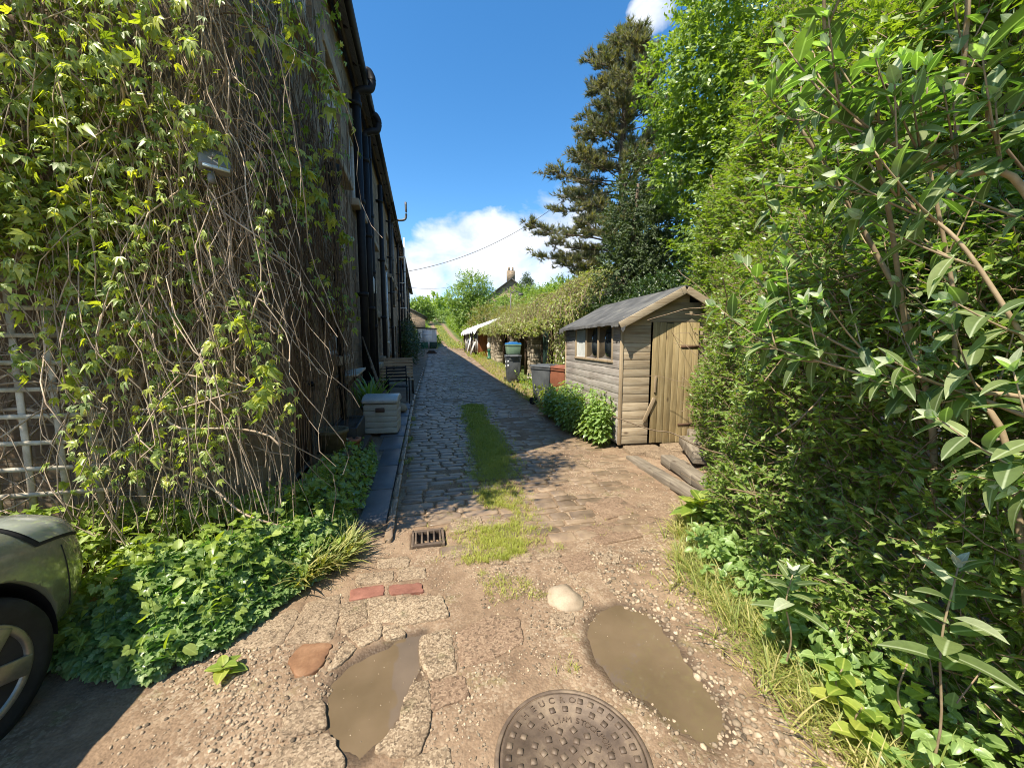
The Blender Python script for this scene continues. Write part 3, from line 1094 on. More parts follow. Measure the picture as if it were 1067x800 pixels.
TH = [3.55, 10.25, 15.9, 21.5, 27.1, 32.7, 38.3, 44.0]
make_house(TH[0], TH[1], 'end house of the stone terrace with creeper hanging over its corner and gable',
           [(2.05, 1.0, 5.25, 6.62), (3.75, 1.0, 4.55, 6.05), (3.05, .95, 1.42, 2.75), (5.6, 1.0, 4.5, 6.0)], 1.3,
           [dict(y=2.72, z0=.4, z1=3.9, r=.05, top=[([(.13, 2.72, 3.85), (.13, 2.72, 4.0)], [.06, .13]), ([(.13, 2.72, 3.98), (.13, 2.72, 4.14)], .13)]),
            dict(y=5.35, z0=.2, z1=6.62, r=.085, name='soil_pipe', coll=1.9, top=[swan(5.35, 6.6)]),
            dict(y=6.45, z0=.2, z1=6.35, r=.08, name='soil_pipe', coll=1.7, top=[swan(6.45, 6.35, big=.95)])], first=True)
HL = ['second house of the stone terrace, just past the paired black soil pipes', 'third house of the stone terrace with a hooked vent pipe at its gutter',
      'fourth house of the stone terrace with a bushy shrub against its wall', 'fifth house along the dark stone terrace', 'sixth house along the dark stone terrace, next to last of its row',
      'last house of the stone terrace, near the white shed']
for i in range(1, 7):
    L = TH[i + 1] - TH[i]
    z = float(Hs(XW, TH[i] + L / 2))
    pp = [dict(y=.35 + .2 * (i % 3), z0=z, z1=EAVE - .15, r=.05)]
    if i in (1, 3, 4):
        pp.append(dict(y=3.0, z0=z, z1=EAVE - .6, r=.07, name='soil_pipe', coll=1.8))
    if i == 2:
        pp.append(dict(y=2.2, z0=z + 3, z1=EAVE - .1, r=.05, name='vent_pipe', mat=m_pipegrey, top=[([(.13, 2.2, EAVE - .3), (.3, 2.2, EAVE - .2), (.62, 2.2, EAVE - .16), (.74, 2.2, EAVE), (.74, 2.2, EAVE + .6)], .05)]))
    if i == 3:
        pp.append(dict(y=1.5, z0=z + 2.5, z1=EAVE + .35, r=.045, name='vent_pipe', mat=m_white, x=.42))
    if i == 1:
        pp.append(dict(y=4.3, z0=z + 1.0, z1=4.1, r=.03, name='waste_pipe', mat=m_white))
    make_house(TH[i], TH[i + 1], HL[i - 1], [(1.3, 1.0, 4.4, 5.95), (4.2, 1.0, 4.4, 5.95), (1.4, 1.05, z + .95, z + 2.35), (2.75, .6, z + 1.1, z + 2.3) if i % 2 else (2.6, .5, z + 3.1, z + 3.9)], 4.35 if i % 2 else 4.5, pp, last=(i == 6))

# ---------------------------------------------------------------- overhead cable, meter boxes, small fittings on the wall
b = MB()
t = np.linspace(0, 1, 40)
p0, p1 = A((-1.1, 21.5, 5.3)), A((9.5, 22.0, 11.0))
cab = p0 + (p1 - p0) * t[:, None]
cab[:, 2] -= 4 * .9 * t * (1 - t)
b.tubes(cab[None], .013, 6, 0.)
tag(b.build('overhead_cable', m_black), 'thin black cable sagging across the sky from the terrace to the pine', 'cable')
b = MB()
p0, p1 = A((-1.1, 32, 6.0)), A((8., 60, 12.0))
cab = p0 + (p1 - p0) * t[:, None]
cab[:, 2] -= 4 * .8 * t * (1 - t)
b.tubes(cab[None], .013, 6, 0.)
tag(b.build('overhead_cable', m_pipegrey), 'fainter lower cable crossing in front of the distant cloud', 'cable')

t_ = thing('meter_box', 'small white meter box fixed high on the wall beside the twin soil pipes', 'meter box', (XW + .07, 10.9, 3.1))
b = MB(); b.box((0, 0, 0), (.14, .5, .42)); b.build('case', m_white, t_, bevel=.015)
b = MB(); b.box((.075, 0, 0), (.014, .42, .34)); b.build('door', m_white, t_, bevel=.006)

# ---------------------------------------------------------------- floodlight on the gable
t_ = thing('floodlight', 'white security floodlight poking out of the creeper on the gable', 'floodlight', (-1.235, 2.85, 2.715), rz=R(35))
m_housing = plain('white plastic housing', (.22, .22, .21), .5)
b = MB(); b.box((0, 0, 0), (.165, .08, .14), rot=(R(-28), 0, 0), top=(.9, .8)); b.build('housing', m_housing, t_, bevel=.015)
g = G('frosted lamp glass')
m_lampg = g.out(g.bsdf(col=(.5, .58, .6), rough=.15, spec=.8))
b = MB(); b.box((0, -.042, -.02), (.135, .012, .10), rot=(R(-28), 0, 0)); b.build('glass', m_lampg, t_, bevel=.004)
b = MB(); b.box((0, .03, .02), (.03, .16, .03)); b.bar((0, .1, .02), (.2, .78, .04), .035, .05); b.build('bracket', m_housing, t_)
b = MB(); b.lathe([(.018, -.04), (.022, -.02), (.02, .03)], 12, o=(-.02, -.02, -.10)); b.build('sensor', m_housing, t_)

# ---------------------------------------------------------------- trellis
m_trel = surf('flaking white trellis', [(.3, (.28, .235, .17)), (.55, (.50, .44, .34)), (.75, (.64, .59, .49))], sc=(2, 2, 2), ns=5, rough=.8, bump=.4, rv=.3)
t_ = thing('trellis', 'flaking pale square trellis standing against the gable under the creeper', 'trellis', (-2.70, 3.06, 0))
b = MB()
for i in range(10):
    z = .62 + i * .172
    b.box((0, .0, z), (1.24, .014, .027), rot=(0, R(rng.uniform(-.6, .6)), 0))
b.build('crosspieces', m_trel, t_)
b = MB()
for i in range(7):
    b.box((-.54 + i * .18, .018, 1.25), (.036, .014, 1.85), rot=(0, R(rng.uniform(-.8, .8)), 0))
b.box((-.60, .03, 1.05), (.05, .05, 2.3))
b.build('uprights', m_trel, t_)

# ---------------------------------------------------------------- things along the house wall
m_tray = surf('beige resin', [(.3, (.36, .33, .27)), (.7, (.50, .47, .40))], ns=3, rough=.5, bump=.1, rv=.15)
m_lid = surf('weathered pale resin', [(.3, (.40, .39, .36)), (.7, (.56, .55, .52))], ns=5, rough=.32, bump=.15, rv=.1)
t_ = thing('storage_box', 'beige plastic garden storage box with a curved lid on the slate path', 'storage box', (-.73, 7.08, .05), rz=R(-4))
b = MB()
for k in range(5):
    b.box((0, 0, .06 + .098 * k), (.55 + .006 * (k % 2), .50, .094), rnd=.5)
b.box((0, 0, .27), (.53, .48, .49), rnd=.5)
bd_ = b.build('body', m_tray, t_, bevel=.008)
b = MB()
prof = [(-.275, 0), (-.285, .05), (-.2, .1), (-.05, .128), (.1, .128), (.22, .1), (.285, .045), (.275, 0)]
b.prism(prof, -.295, .295, M=Matrix(((0, 0, 1, 0), (1, 0, 0, 0), (0, 1, 0, .535), (0, 0, 0, 1))))
b.build('lid', m_lid, t_, bevel=.012)
b = MB(); b.box((0, -.262, .42), (.15, .03, .075)); b.build('latch', plain('brown latch', (.09, .05, .035)), t_, bevel=.008)

m_terra = surf('terracotta', [(.3, (.25, .10, .055)), (.7, (.40, .19, .11))], ns=5, rough=.8, bump=.2)
m_gpot = surf('grey plastic pot', [(.3, (.13, .135, .14)), (.7, (.22, .225, .23))], ns=4, rough=.5, bump=.1)
m_dpot = surf('dark planter', [(.3, (.012, .013, .012)), (.7, (.035, .037, .033))], ns=5, rough=.55, bump=.2)
m_moss = surf('mossy stone', [(.3, (.07, .06, .03)), (.5, (.13, .11, .06)), (.7, (.20, .17, .11))], ns=6, rough=.9, bump=.6)
m_soil = surf('potting soil', [(.3, (.03, .02, .013)), (.7, (.07, .05, .035))], ns=20, rough=.95, bump=.8, bd=.02)


def pot(label, loc, r, h, mat, taper=.72, rim=.03, group=None, square=None, rz=0):
    t_ = thing('plant_pot', label, 'plant pot', loc, rz=rz, group=group)
    b = MB()
    if square:
        wx, wy = square
        for sx, sy, dx, dy in ((0, 1, wx, .03), (0, -1, wx, .03), (1, 0, .03, wy - .06), (-1, 0, .03, wy - .06)):
            b.box((sx * (wx / 2 - .015), sy * (wy / 2 - .015), h / 2), (dx, dy, h))
        b.box((0, 0, .02), (wx - .06, wy - .06, .04))
        b.build('bowl', mat, t_, bevel=.006)
        b = MB(); b.box((0, 0, h - .05), (wx - .061, wy - .061, .03)); b.build('soil', m_soil, t_)
    else:
        b.lathe([(r * taper, 0), (r, h - rim * 1.5), (r + .012, h - rim * 1.5), (r + .015, h), (r - .02, h), (r - .03, h - .06)], 24, rnd=.5)
        b.build('bowl', mat, t_, smooth=False)
        b = MB(); b.lathe([(r - .04, h - .075), (r - .025, h - .055), (.01, h - .035)], 20); b.build('soil', m_soil, t_)
    return t_


pot('long dark trough planter against the house wall behind the tan pot', (-1.08, 5.85, .18), 0, .3, m_dpot, square=(.34, .95), rz=R(2))
pot('round tan pot with a soil-stained rim standing on a mossy block', (-1.10, 4.95, .30), .17, .27, m_moss)
pot('small terracotta pot beside the tan pot', (-.93, 5.32, .22), .085, .14, m_terra)
pot('grey tub planted with tall green leaves behind the storage box', (-1.02, 8.0, .05), .2, .34, m_gpot)
t_ = thing('stone_block', 'mossy stone block carrying the round tan pot', 'stone block', (-1.10, 4.95, -.02))
b = MB(); b.box((0, 0, .16), (.42, .42, .32), top=(.9, .9), jit=.015); b.build('block', m_moss, t_, bevel=.03)
b = MB()
b.box((-1.02, 5.85, .08), (.4, .9, .2), jit=.01)
tag(b.build('timber_plinth', m_timber, bevel=.015), 'low timber plinth under the long dark trough planter', 'plinth')

t_ = thing('wall_trough', 'green mossy trough hung on the house wall high over the pots', 'wall planter', (-1.2, 6.02, 1.92))
b = MB(); b.box((0, 0, 0), (.2, .52, .17), top=(1.15, 1.1)); b.box((0, 0, .095), (.26, .62, .03)); b.build('trough', m_moss, t_, bevel=.012)
for sy in (-.2, .2):
    b = MB(); b.box((-.12, sy, -.05), (.1, .02, .25)); b.build('bracket', m_black, t_)

t_ = thing('plank_shelf', 'rough pale plank shelf sticking out of the wall over the greenery', 'shelf', (-1.17, 6.75, 1.12), rx=R(3), ry=R(-6))
b = MB(); b.box((0, 0, 0), (.34, .9, .035), jit=.006); b.build('plank', m_trel, t_, bevel=.006)
for sy in (-.25, .25):
    b = MB(); b.bar((-.15, sy, -.28), (.12, sy, -.02), .03); b.build('bracket', m_timber, t_)

m_board = surf('leaning boards', [(.3, (.06, .045, .03)), (.7, (.17, .135, .095))], sc=(5, 5, .6), ns=4, rough=.8, bump=.4, rv=.6)
for k, (yy, lab) in enumerate(((8.7, 'thin brown board leaning steeply on the wall behind the grey tub'), (8.95, 'broader brown board leaning against the wall beside the bench'), (9.3, 'dark short board propped on the wall nearest the bench'))):
    b = MB()
    hgt = (1.75, 1.6, 1.25)[k]
    b.bar((-.80 + .02 * k, yy, .06), (-1.27, yy + .12, hgt), (.1, .16, .3)[k], .025, up=(1, 0, .3))
    tag(b.build('leaning_board', (m_board, m_board, m_dpot)[k], bevel=.004), lab, 'board', 'boards leaning on the house wall')

# slatted bench
m_bench = surf('pale slatted oak', [(.3, (.30, .195, .11)), (.7, (.52, .37, .23))], sc=(.6, 5, 5), ns=4, rough=.7, bump=.3, rv=.4)
t_ = thing('slatted_bench', 'pale brown slatted wooden bench behind the dark metal chair', 'bench', (-.82, 12.4, .06), rz=R(4))
b = MB()
for k in range(7):
    b.box((0, .16 + .015 * k, .52 + .088 * k), (.98, .022, .074), rot=(R(-9), 0, 0))
b.build('backrest', m_bench, t_, bevel=.004)
b = MB()
for k in range(4):
    b.box((0, -.30 + .115 * k, .44), (.98, .1, .024))
b.build('seat', m_bench, t_, bevel=.004)
for sx in (-.46, .46):
    b = MB(); b.box((sx, .19, .55), (.05, .05, 1.15), rot=(R(-9), 0, 0)); b.build('leg', m_timber, t_)
    b = MB(); b.box((sx, -.3, .21), (.05, .05, .46)); b.build('leg', m_timber, t_)
# dark metal chair
t_ = thing('metal_chair', 'dark slatted metal chair beside the kerb in front of the bench', 'chair', (-.66, 10.3, .06), rz=R(-80))
b = MB()
for k in range(6):
    b.box((-.2 + .08 * k, 0, .44), (.062, .5, .016))
b.build('seat', m_black, t_, bevel=.003)
b = MB()
for k in range(5):
    b.box((-.26 - .02 * k, 0, .56 + .085 * k), (.014, .5, .055), rot=(0, R(-12), 0))
b.build('backrest', m_black, t_, bevel=.003)
for sy in (-.25, .25):
    b = MB(); b.tube([(.23, sy, 0), (.22, sy, .44), (.2, sy, .66)], .016, 8); b.build('leg', m_black, t_)
    b = MB(); b.tube([(-.3, sy, 0), (-.24, sy, .44), (-.36, sy, .95)], .016, 8); b.build('leg', m_black, t_)
    b = MB(); b.tube([(.22, sy, .66), (-.27, sy, .67)], .018, 8); b.build('armrest', m_black, t_)
b = MB()
b.lathe([(.001, .02), (.14, .02), (.16, .06), (.12, .16), (.05, .2), (.001, .2)], 14, o=(-.55, 9.1, .04))
tag(b.build('stone', m_dress, smooth=True), 'rounded pale stone on the path beside the storage box', 'stone')

# ---------------------------------------------------------------- white shed and crates at the head of the lane
zz = float(Hs(0, 40))
t_ = thing('white_shed', 'small white boarded shed at the head of the lane beside the terrace', 'shed', (.38, 40.5, zz), rz=R(2))
m_shedw = surf('white painted boards', [(.3, (.60, .58, .55)), (.7, (.78, .76, .72))], sc=(3, 3, .5), ns=3, rough=.7, bump=.2, rv=.1)
b = MB()
for k in range(9):
    b.box((-.8 + .2 * k, 0, .92), (.19, 2.0, 1.84 + .0 * k))
b.build('wall', m_shedw, t_, bevel=.006)
b = MB(); b.box((0, 0, 1.93), (2.0, 2.3, .06), rot=(0, R(3), 0)); b.build('roof', m_pipegrey, t_)
b = MB(); b.box((.0, -1.01, .88), (.95, .02, 1.6)); b.box((0, -1.022, 1.3), (.95, .01, .09)); b.box((0, -1.022, .4), (.95, .01, .09)); b.build('door', m_shedw, t_)
m_green = plain('green plastic', (.015, .12, .075), .45)
m_dgreen = plain('dark green plastic', (.01, .05, .035), .45)


def crate(label, loc, mat, lidmat=None, s=(.55, .42, .36), group='recycling boxes'):
    t_ = thing('recycling_box', label, 'recycling box', loc, group=group)
    b = MB()
    b.box((0, 0, s[2] / 2), s, top=(1.12, 1.12))
    b.box((0, 0, s[2] - .03), (s[0] * 1.17, s[1] * 1.17, .05))
    b.build('body', mat, t_, bevel=.015)
    if lidmat:
        b = MB(); b.box((0, 0, s[2] + .03), (s[0] * 1.2, s[1] * 1.2, .06), top=(.93, .93)); b.box((0, 0, s[2] + .075), (s[0] * .7, s[1] * .7, .04), top=(.9, .9)); b.build('lid', lidmat, t_, bevel=.015)
    return t_


zc = float(Hs(.3, 38.3))
crate('bright green recycling box in front of the white shed door', (.1, 38.3, zc + .01), m_green, s=(.62, .5, .62))
crate('dark green recycling box beside the shed corner nearest the hill track', (.95, 38.4, zc + .01), m_dgreen, s=(.66, .5, .62))
b = MB()
tb = thing('wheelie_bin', 'small dark green lidded bin between the terrace shrub and white shed', 'wheelie bin', (-.62, 36.2, float(Hs(-.4, 36.2))), group='wheelie bins')
b.box((0, 0, .46), (.46, .5, .86), top=(1.15, 1.15)); b.build('body', m_dgreen, tb, bevel=.02)
b = MB(); b.box((0, 0, .94), (.6, .64, .07), top=(.92, .92)); b.build('lid', m_dgreen, tb, bevel=.02)
b = MB()
b.stone([(.2, 30.6), (1.0, 30.5), (1.05, 31.1), (.3, 31.2)], float(Hs(.5, 30.8)) + .12, .2, seg=.1, jit=.03, rough=.03, dome=.1, edge=.15)
tag(b.build('earth_heap', m_soil, smooth=True), 'small dark heap of soil on the cobbles near the white shed', 'soil heap')
# the low stone building past the terrace end
hz = float(Hs(-2, 52))
t_ = thing('stone_outbuilding', 'low brown stone outbuilding beyond the terrace end behind the white shed', 'building', (-2.2, 54, hz - .3))
b = MB(); b.box((0, 0, 1.5), (5, 6, 3)); b.faces([(-2.5, -3, 3), (2.5, -3, 3), (0, -3, 4.4), (-2.5, 3, 3), (2.5, 3, 3), (0, 3, 4.4)], [(0, 1, 2), (4, 3, 5)]); b.build('wall', m_stone, t_)
b = MB()
for sx in (1, -1):
    b.bar((sx * 1.35, -3.2, 3.72), (sx * 1.35, 3.2, 3.72), 3.25, .1, up=(sx * .47, 0, .88))
b.build('roof', m_slateroof, t_)

# ================================================================== garden shed
m_rustiron = surf('rusty iron', [(.3, (.06, .035, .022)), (.7, (.15, .085, .05))], ns=12, rough=.85, bump=.4, metal=.2)
def wood(name, stops, axis, rough=.78, rv=.45):
    sc = [9., 9., 9.]
    sc[axis] = .7
    g = G(name)
    r = g.rnd()
    off = g.n('CombineXYZ', {0: g.math('MULTIPLY', r, 37.), 1: g.math('MULTIPLY', r, 19.), 2: g.math('MULTIPLY', r, 53.)}).outputs[0]
    o = g.obj()
    v = g.n('VectorMath', {0: g.map(o, sc), 1: off}, operation='ADD').outputs[0]
    n1 = g.noise(v, 2.2, 6, .65, .6)
    sc2 = [60., 60., 60.]
    sc2[axis] = 2.
    n2 = g.noise(g.n('VectorMath', {0: g.map(o, sc2), 1: off}, operation='ADD').outputs[0], 1.5, 4, .6, .3)
    n3 = g.noise(o, 1.6, 4, .6)
    c = g.ramp(g.math('ADD', g.math('MULTIPLY', n1, .6), g.math('MULTIPLY', n2, .4)), stops)
    kn = g.vor(g.n('VectorMath', {0: g.map(o, [3.2 if i != axis else 1.5 for i in range(3)]), 1: off}, operation='ADD').outputs[0], 1.6)
    c = g.mix(g.ramp(kn, [(.05, .8), (.13, 0.)]), c, (.07, .045, .028))
    val = g.math('ADD', g.math('MULTIPLY', r, rv), 1 - rv / 2)
    val = g.math('MULTIPLY', val, g.math('ADD', g.math('MULTIPLY', n3, .8), .6))
    c = g.mix(1.0, c, g.n('CombineColor', {0: val, 1: val, 2: val}).outputs[0], 'MULTIPLY')
    h = g.math('ADD', g.math('MULTIPLY', n2, .7), g.math('MULTIPLY', n1, .5))
    return g.out(g.bsdf(col=c, rough=rough, spec=.25, nor=g.bump(h, .55, .006)))


m_wside = wood('grey weathered boards', [(.3, (.17, .13, .105)), (.5, (.32, .285, .255)), (.68, (.47, .435, .395))], 1)
m_wfront = wood('honey weathered boards', [(.3, (.19, .13, .075)), (.5, (.35, .28, .19)), (.68, (.48, .41, .30))], 0)
m_wdoor = wood('greenish tan door boards', [(.3, (.17, .12, .055)), (.5, (.33, .25, .125)), (.68, (.46, .37, .21))], 2)
m_wtrim = wood('bare trim', [(.3, (.2, .14, .085)), (.6, (.40, .31, .2))], 2)
m_felt = surf('roofing felt', [(.3, (.05, .05, .05)), (.55, (.10, .10, .10)), (.72, (.17, .165, .15))], ns=3.5, rough=.85, bump=.6, bd=.015, rv=.1, fine=140)
m_curt = plain('pale curtain', (.62, .64, .62), .8)

SW, SL, SE, SR = 1.80, 2.8, 1.95, 2.42
shed = thing('garden_shed', 'weathered wooden garden shed with three small panes and a vertical plank door', 'shed', (2.89, 5.26, .0), rz=R(-4))
bh = .128
b = MB()
nb = 15
for k in range(nb):
    z = .07 + bh * (k + .5)
    if z > SE - .03:
        break
    segs = [(0, SL)]
    if 1.33 < z < 1.92:
        segs = [(0, .28), (2.12, SL)]
    r = rng.random()
    for a, e in segs:
        b.box((-.012, (a + e) / 2, z), (.018, e - a - .004, bh - .003), rot=(0, R(1.6), R(rng.uniform(-.12, .12))), rnd=r)
b.build('side_wall', m_wside, shed, bevel=.002)
b = MB()
for k in range(nb):
    z = .07 + bh * (k + .5)
    if z > SE + .02:
        break
    r = rng.random()
    b.box((.225, -.012, z), (.44, .018, bh - .003), rot=(R(-1.6), 0, R(rng.uniform(-.2, .2))), rnd=r)
    b.box((1.52, -.012, z), (.54, .018, bh - .003), rot=(R(-1.6), 0, 0), rnd=rng.random())
for k in range(4):
    z = SE + .075 + bh * k
    hw = (SR - .03 - z - .03) / (SR - SE) * SW / 2
    if hw > .05:
        b.box((.9, -.012, z), (2 * hw, .018, bh - .003), rot=(R(-1.6), 0, 0), rnd=rng.random())
b.box((.85, -.02, SE - .005), (.86, .03, .05))
b.build('front_wall', m_wfront, shed, bevel=.002)
b = MB()
b.box((SW / 2, SL, .95), (SW, .03, 1.9)); b.box((SW, SL / 2, 1.0), (.03, SL, 1.9))
b.faces([(.02, SL, SE), (SW - .02, SL, SE), (SW / 2, SL, SR - .05)], [(0, 1, 2)])
b.build('back_wall', m_wside, shed)
b = MB(); b.box((SW / 2, SL / 2, .06), (SW - .06, SL - .06, .05)); b.bar((.2, .1, .02), (.2, SL - .1, .02), .07, .05); b.bar((1.5, .1, .02), (1.5, SL - .1, .02), .07, .05)
b.build('floor', m_timber, shed)
b = MB()
b.box((-.012, -.014, 1.0), (.045, .04, 1.88)); b.build('corner_post', m_wtrim, shed, bevel=.004)
b = MB(); b.box((-.012, SL - .02, 1.0), (.045, .045, 1.88)); b.build('corner_post', m_wtrim, shed, bevel=.004)
b = MB()
n = 7
for k in range(n):
    wd = .76 / n
    b.box((.47 + wd * (k + .5), -.032 + rng.uniform(-.0015, .0015), .99 + rng.uniform(-.012, .012)), (wd - .006, .02, 1.84), rot=(0, R(rng.uniform(-.15, .15)), 0))
d_ = b.build('door', m_wdoor, shed, bevel=.003)
b = MB(); b.bar((.36, -.055, .42), (.52, -.058, .78), .055, .022, up=(0, 1, 0)); b.bar((.525, -.052, .86), (.53, -.052, 1.12), .03, .02, up=(0, 1, 0))
b.build('latch_bar', m_wtrim, d_, bevel=.003)
for z in (.35, 1.55):
    b = MB(); b.box((1.08, -.048, z), (.3, .008, .035)); b.tube([(1.235, -.05, z - .04), (1.235, -.05, z + .04)], .012, 8); b.build('hinge', m_rustiron, d_)
# roof
b = MB()
sl_ = (SR - SE) / (SW / 2)
for sx in (-1, 1):
    xe, xm = SW / 2 + sx * (SW / 2 + .13), SW / 2
    ze = SE - .13 * sl_ + .03
    m_ = 16
    ys = np.linspace(-.16, SL + .14, m_)
    V = []
    for yv in ys:
        for tt in np.linspace(0, 1, 9):
            V.append((xe + (xm - xe) * tt, yv, ze + (SR + .03 - ze) * tt + .008 * float(vnoise(A([yv * 4, tt * 5, sx * 3.])))))
    V = A(V)
    F = [(i * 9 + j, i * 9 + j + 1, (i + 1) * 9 + j + 1, (i + 1) * 9 + j) for i in range(m_ - 1) for j in range(8)]
    b.faces(np.concatenate([V, V - A((0, 0, .022))]), F + [tuple(len(V) + q_ for q_ in f[::-1]) for f in F]
            + [(i * 9, (i + 1) * 9, len(V) + (i + 1) * 9, len(V) + i * 9) for i in range(m_ - 1)]
            + [(j, len(V) + j, len(V) + j + 1, j + 1) for j in range(8)], .5)
    # ragged turned down edge of felt
    V, F = [], []
    for i, yv in enumerate(np.linspace(-.16, SL + .14, 60)):
        drop = .035 + .016 * rng.random() + (.07 * rng.random() if yv < .1 or yv > SL - .2 else 0)
        V += [(xe + sx * .006, yv, ze + .004), (xe + sx * (.008 + .012 * rng.random()), yv, ze - drop)]
        if i:
            F.append((2 * i - 2, 2 * i - 1, 2 * i + 1, 2 * i))
    b.faces(V, F, .4)
b.build('roof', m_felt, shed)
b = MB()
for sx in (-1, 1):
    xe = SW / 2 + sx * (SW / 2 + .12)
    b.bar((xe, -.172, SE - .12 * sl_ - .035), (SW / 2 + sx * .01, -.172, SR - .035), .022, .105, up=(0, 0, 1))
b.build('bargeboard', m_wfront, shed, bevel=.004)
b = MB()
b.faces([(-.11, -.178, 1.88), (-.03, -.178, 1.91), (-.05, -.19, 1.80), (-.08, -.19, 1.76), (-.11, -.185, 1.80)], [(0, 1, 2, 3, 4)])
b.build('torn_felt', m_felt, shed)
win = MB()
for k in range(4):
    win.box((-.014, .30 + .6 * k, 1.62), (.04, .045, .60))
win.box((-.014, 1.2, 1.315), (.05, 1.88, .04)); win.box((-.014, 1.2, 1.90), (.04, 1.88, .04))
wf = win.build('window', m_wtrim, shed, bevel=.004)
for k in range(3):
    b = MB(); b.box((-.004, .6 + .6 * k, 1.61), (.006, .555, .55)); b.build('pane', m_glass, wf)
b = MB()
for i in range(18):
    yy = 1.56 + .5 * i / 17
    b.box((.03 + .015 * math.sin(i * 1.9), yy, 1.55), (.006, .034, .42))
g = G('shed dirty pane')
# curtain hangs right behind the farthest pane, pressed to the glass
b = MB()
V, F = [], []
for i in range(25):
    yy = 1.53 + .54 * i / 24
    V += [(-.0085 + .0012 * math.sin(i * 1.5), yy, 1.345), (-.0085 + .0012 * math.sin(i * 1.5), yy, 1.86)]
    if i:
        F.append((2 * i - 2, 2 * i - 1, 2 * i + 1, 2 * i))
b.faces(V, F)
b.build('window_cover', m_curt, shed)

# sleepers, slabs and rubble beside the shed
m_sleep = wood('grey sleepers', [(.3, (.09, .075, .055)), (.5, (.20, .165, .125)), (.7, (.33, .285, .22))], 1)
for k, (a, e, z, hh, lab) in enumerate((
        ((2.80, 4.75), (2.62, 2.85), .035, .08, 'lowest long grey timber sleeper edging the yard beside the shed door'),
        ((3.02, 4.25), (2.82, 3.05), .12, .11, 'second grey timber sleeper stepped back above the lowest one'),
        ((3.55, 4.62), (3.2, 3.85), .24, .12, 'short grey sleeper topping the step under the ivy'),
        ((3.95, 4.95), (3.62, 4.5), .26, .14, 'short upright-worn sleeper end by the foot of the shed door'))):
    t_ = MB()
    c = (A(a) + A(e)) / 2
    L = np.linalg.norm(A(a) - A(e))
    ang = math.atan2(e[0] - a[0], -(e[1] - a[1]))
    for q9 in range(5):
        t_.box((rng.uniform(-.006, .006), L * ((q9 + .5) / 5 - .5), rng.uniform(-.006, .006)), (.17, L / 5 + .004, hh), jit=.007, rnd=.4)
    o = t_.build('timber_sleeper', m_sleep, bevel=.012)
    o.location = (c[0], c[1], z)
    o.rotation_euler = (R((-2, 1, 2, -3)[k]), R((3, -2, 3, 4)[k]), ang)
    tag(o, lab, 'sleeper', 'timber sleepers beside the shed')
b = MB()
for i, P in enumerate(([(2.85, 4.85), (3.4, 4.8), (3.45, 5.15), (2.9, 5.2)], [(3.42, 4.75), (3.9, 4.7), (3.95, 5.1), (3.47, 5.12)], [(3.0, 4.45), (3.45, 4.4), (3.4, 4.72), (3.0, 4.75)])):
    b.stone(P, .06 + .02 * i, .1, seg=.05, jit=.008)
tag(b.build('step_paving', m_flag, smooth=True), kind='structure')

# ================================================================== wheelie bins
m_bgrey = surf('grey bin plastic', [(.3, (.055, .06, .065)), (.7, (.11, .118, .125))], ns=3, rough=.42, bump=.1, rv=.1)
m_bbrown = surf('brown bin plastic', [(.3, (.16, .06, .035)), (.7, (.27, .105, .06))], ns=3, rough=.45, bump=.1, rv=.1)
m_rubber = surf('black rubber', [(.3, (.012, .012, .012)), (.7, (.03, .03, .03))], ns=10, rough=.75, bump=.2)
m_label = plain('white sticker', (.8, .8, .78), .5)


def wheelie(label, loc, rz, mat, lidmat, digits=None):
    t_ = thing('wheelie_bin', label, 'wheelie bin', loc, rz=rz, group='wheelie bins')
    b = MB()
    b.box((0, 0, .52), (.44, .50, .92), top=(1.27, 1.36), shift=(0, -.02))
    b.box((0, -.02, .955), (.585, .70, .05))
    b.box((0, -.345, .90), (.36, .03, .1))
    b.box((0, -.285, .45), (.30, .035, .62), rot=(R(6), 0, 0), rnd=.3)
    b.build('body', mat, t_, bevel=.022)
    b = MB()
    b.box((0, -.03, 1.015), (.61, .72, .055), top=(.95, .95)); b.box((0, -.03, 1.055), (.42, .5, .03), top=(.85, .88)); b.box((0, -.405, 1.0), (.3, .05, .035))
    b.build('lid', lidmat, t_, bevel=.018)
    b = MB(); b.tube([(-.22, .36, 1.0), (-.22, .43, 1.02), (.22, .43, 1.02), (.22, .36, 1.0)], .017, 10); b.build('handle', mat, t_)
    b = MB(); b.tube([(-.26, .26, .1), (.26, .26, .1)], .012, 8); b.build('axle', m_black, t_)
    for sx in (-.27, .27):
        b = MB(); b.lathe([(.02, -.025), (.09, -.025), (.1, -.012), (.1, .012), (.09, .025), (.02, .025)], 20, M=Matrix.Rotation(R(90), 3, 'Y'), o=(sx, .26, .1)); b.build('wheel', m_rubber, t_)
    if digits:
        digits(t_)
    return t_


def text_mesh(txt, size, depth):
    cu = bpy.data.curves.new('lettering', 'FONT')
    cu.body = txt
    cu.size = size
    cu.extrude = depth
    cu.align_x = 'CENTER'
    o = bpy.data.objects.new('lettering', cu)
    COL.objects.link(o)
    bpy.context.view_layer.update()
    dg = bpy.context.evaluated_depsgraph_get()
    me = bpy.data.meshes.new_from_object(o.evaluated_get(dg))
    V = A([v.co[:] for v in me.vertices])
    F = [tuple(p.vertices) for p in me.polygons]
    bpy.data.objects.remove(o)
    bpy.data.curves.remove(cu)
    bpy.data.meshes.remove(me)
    return V, F


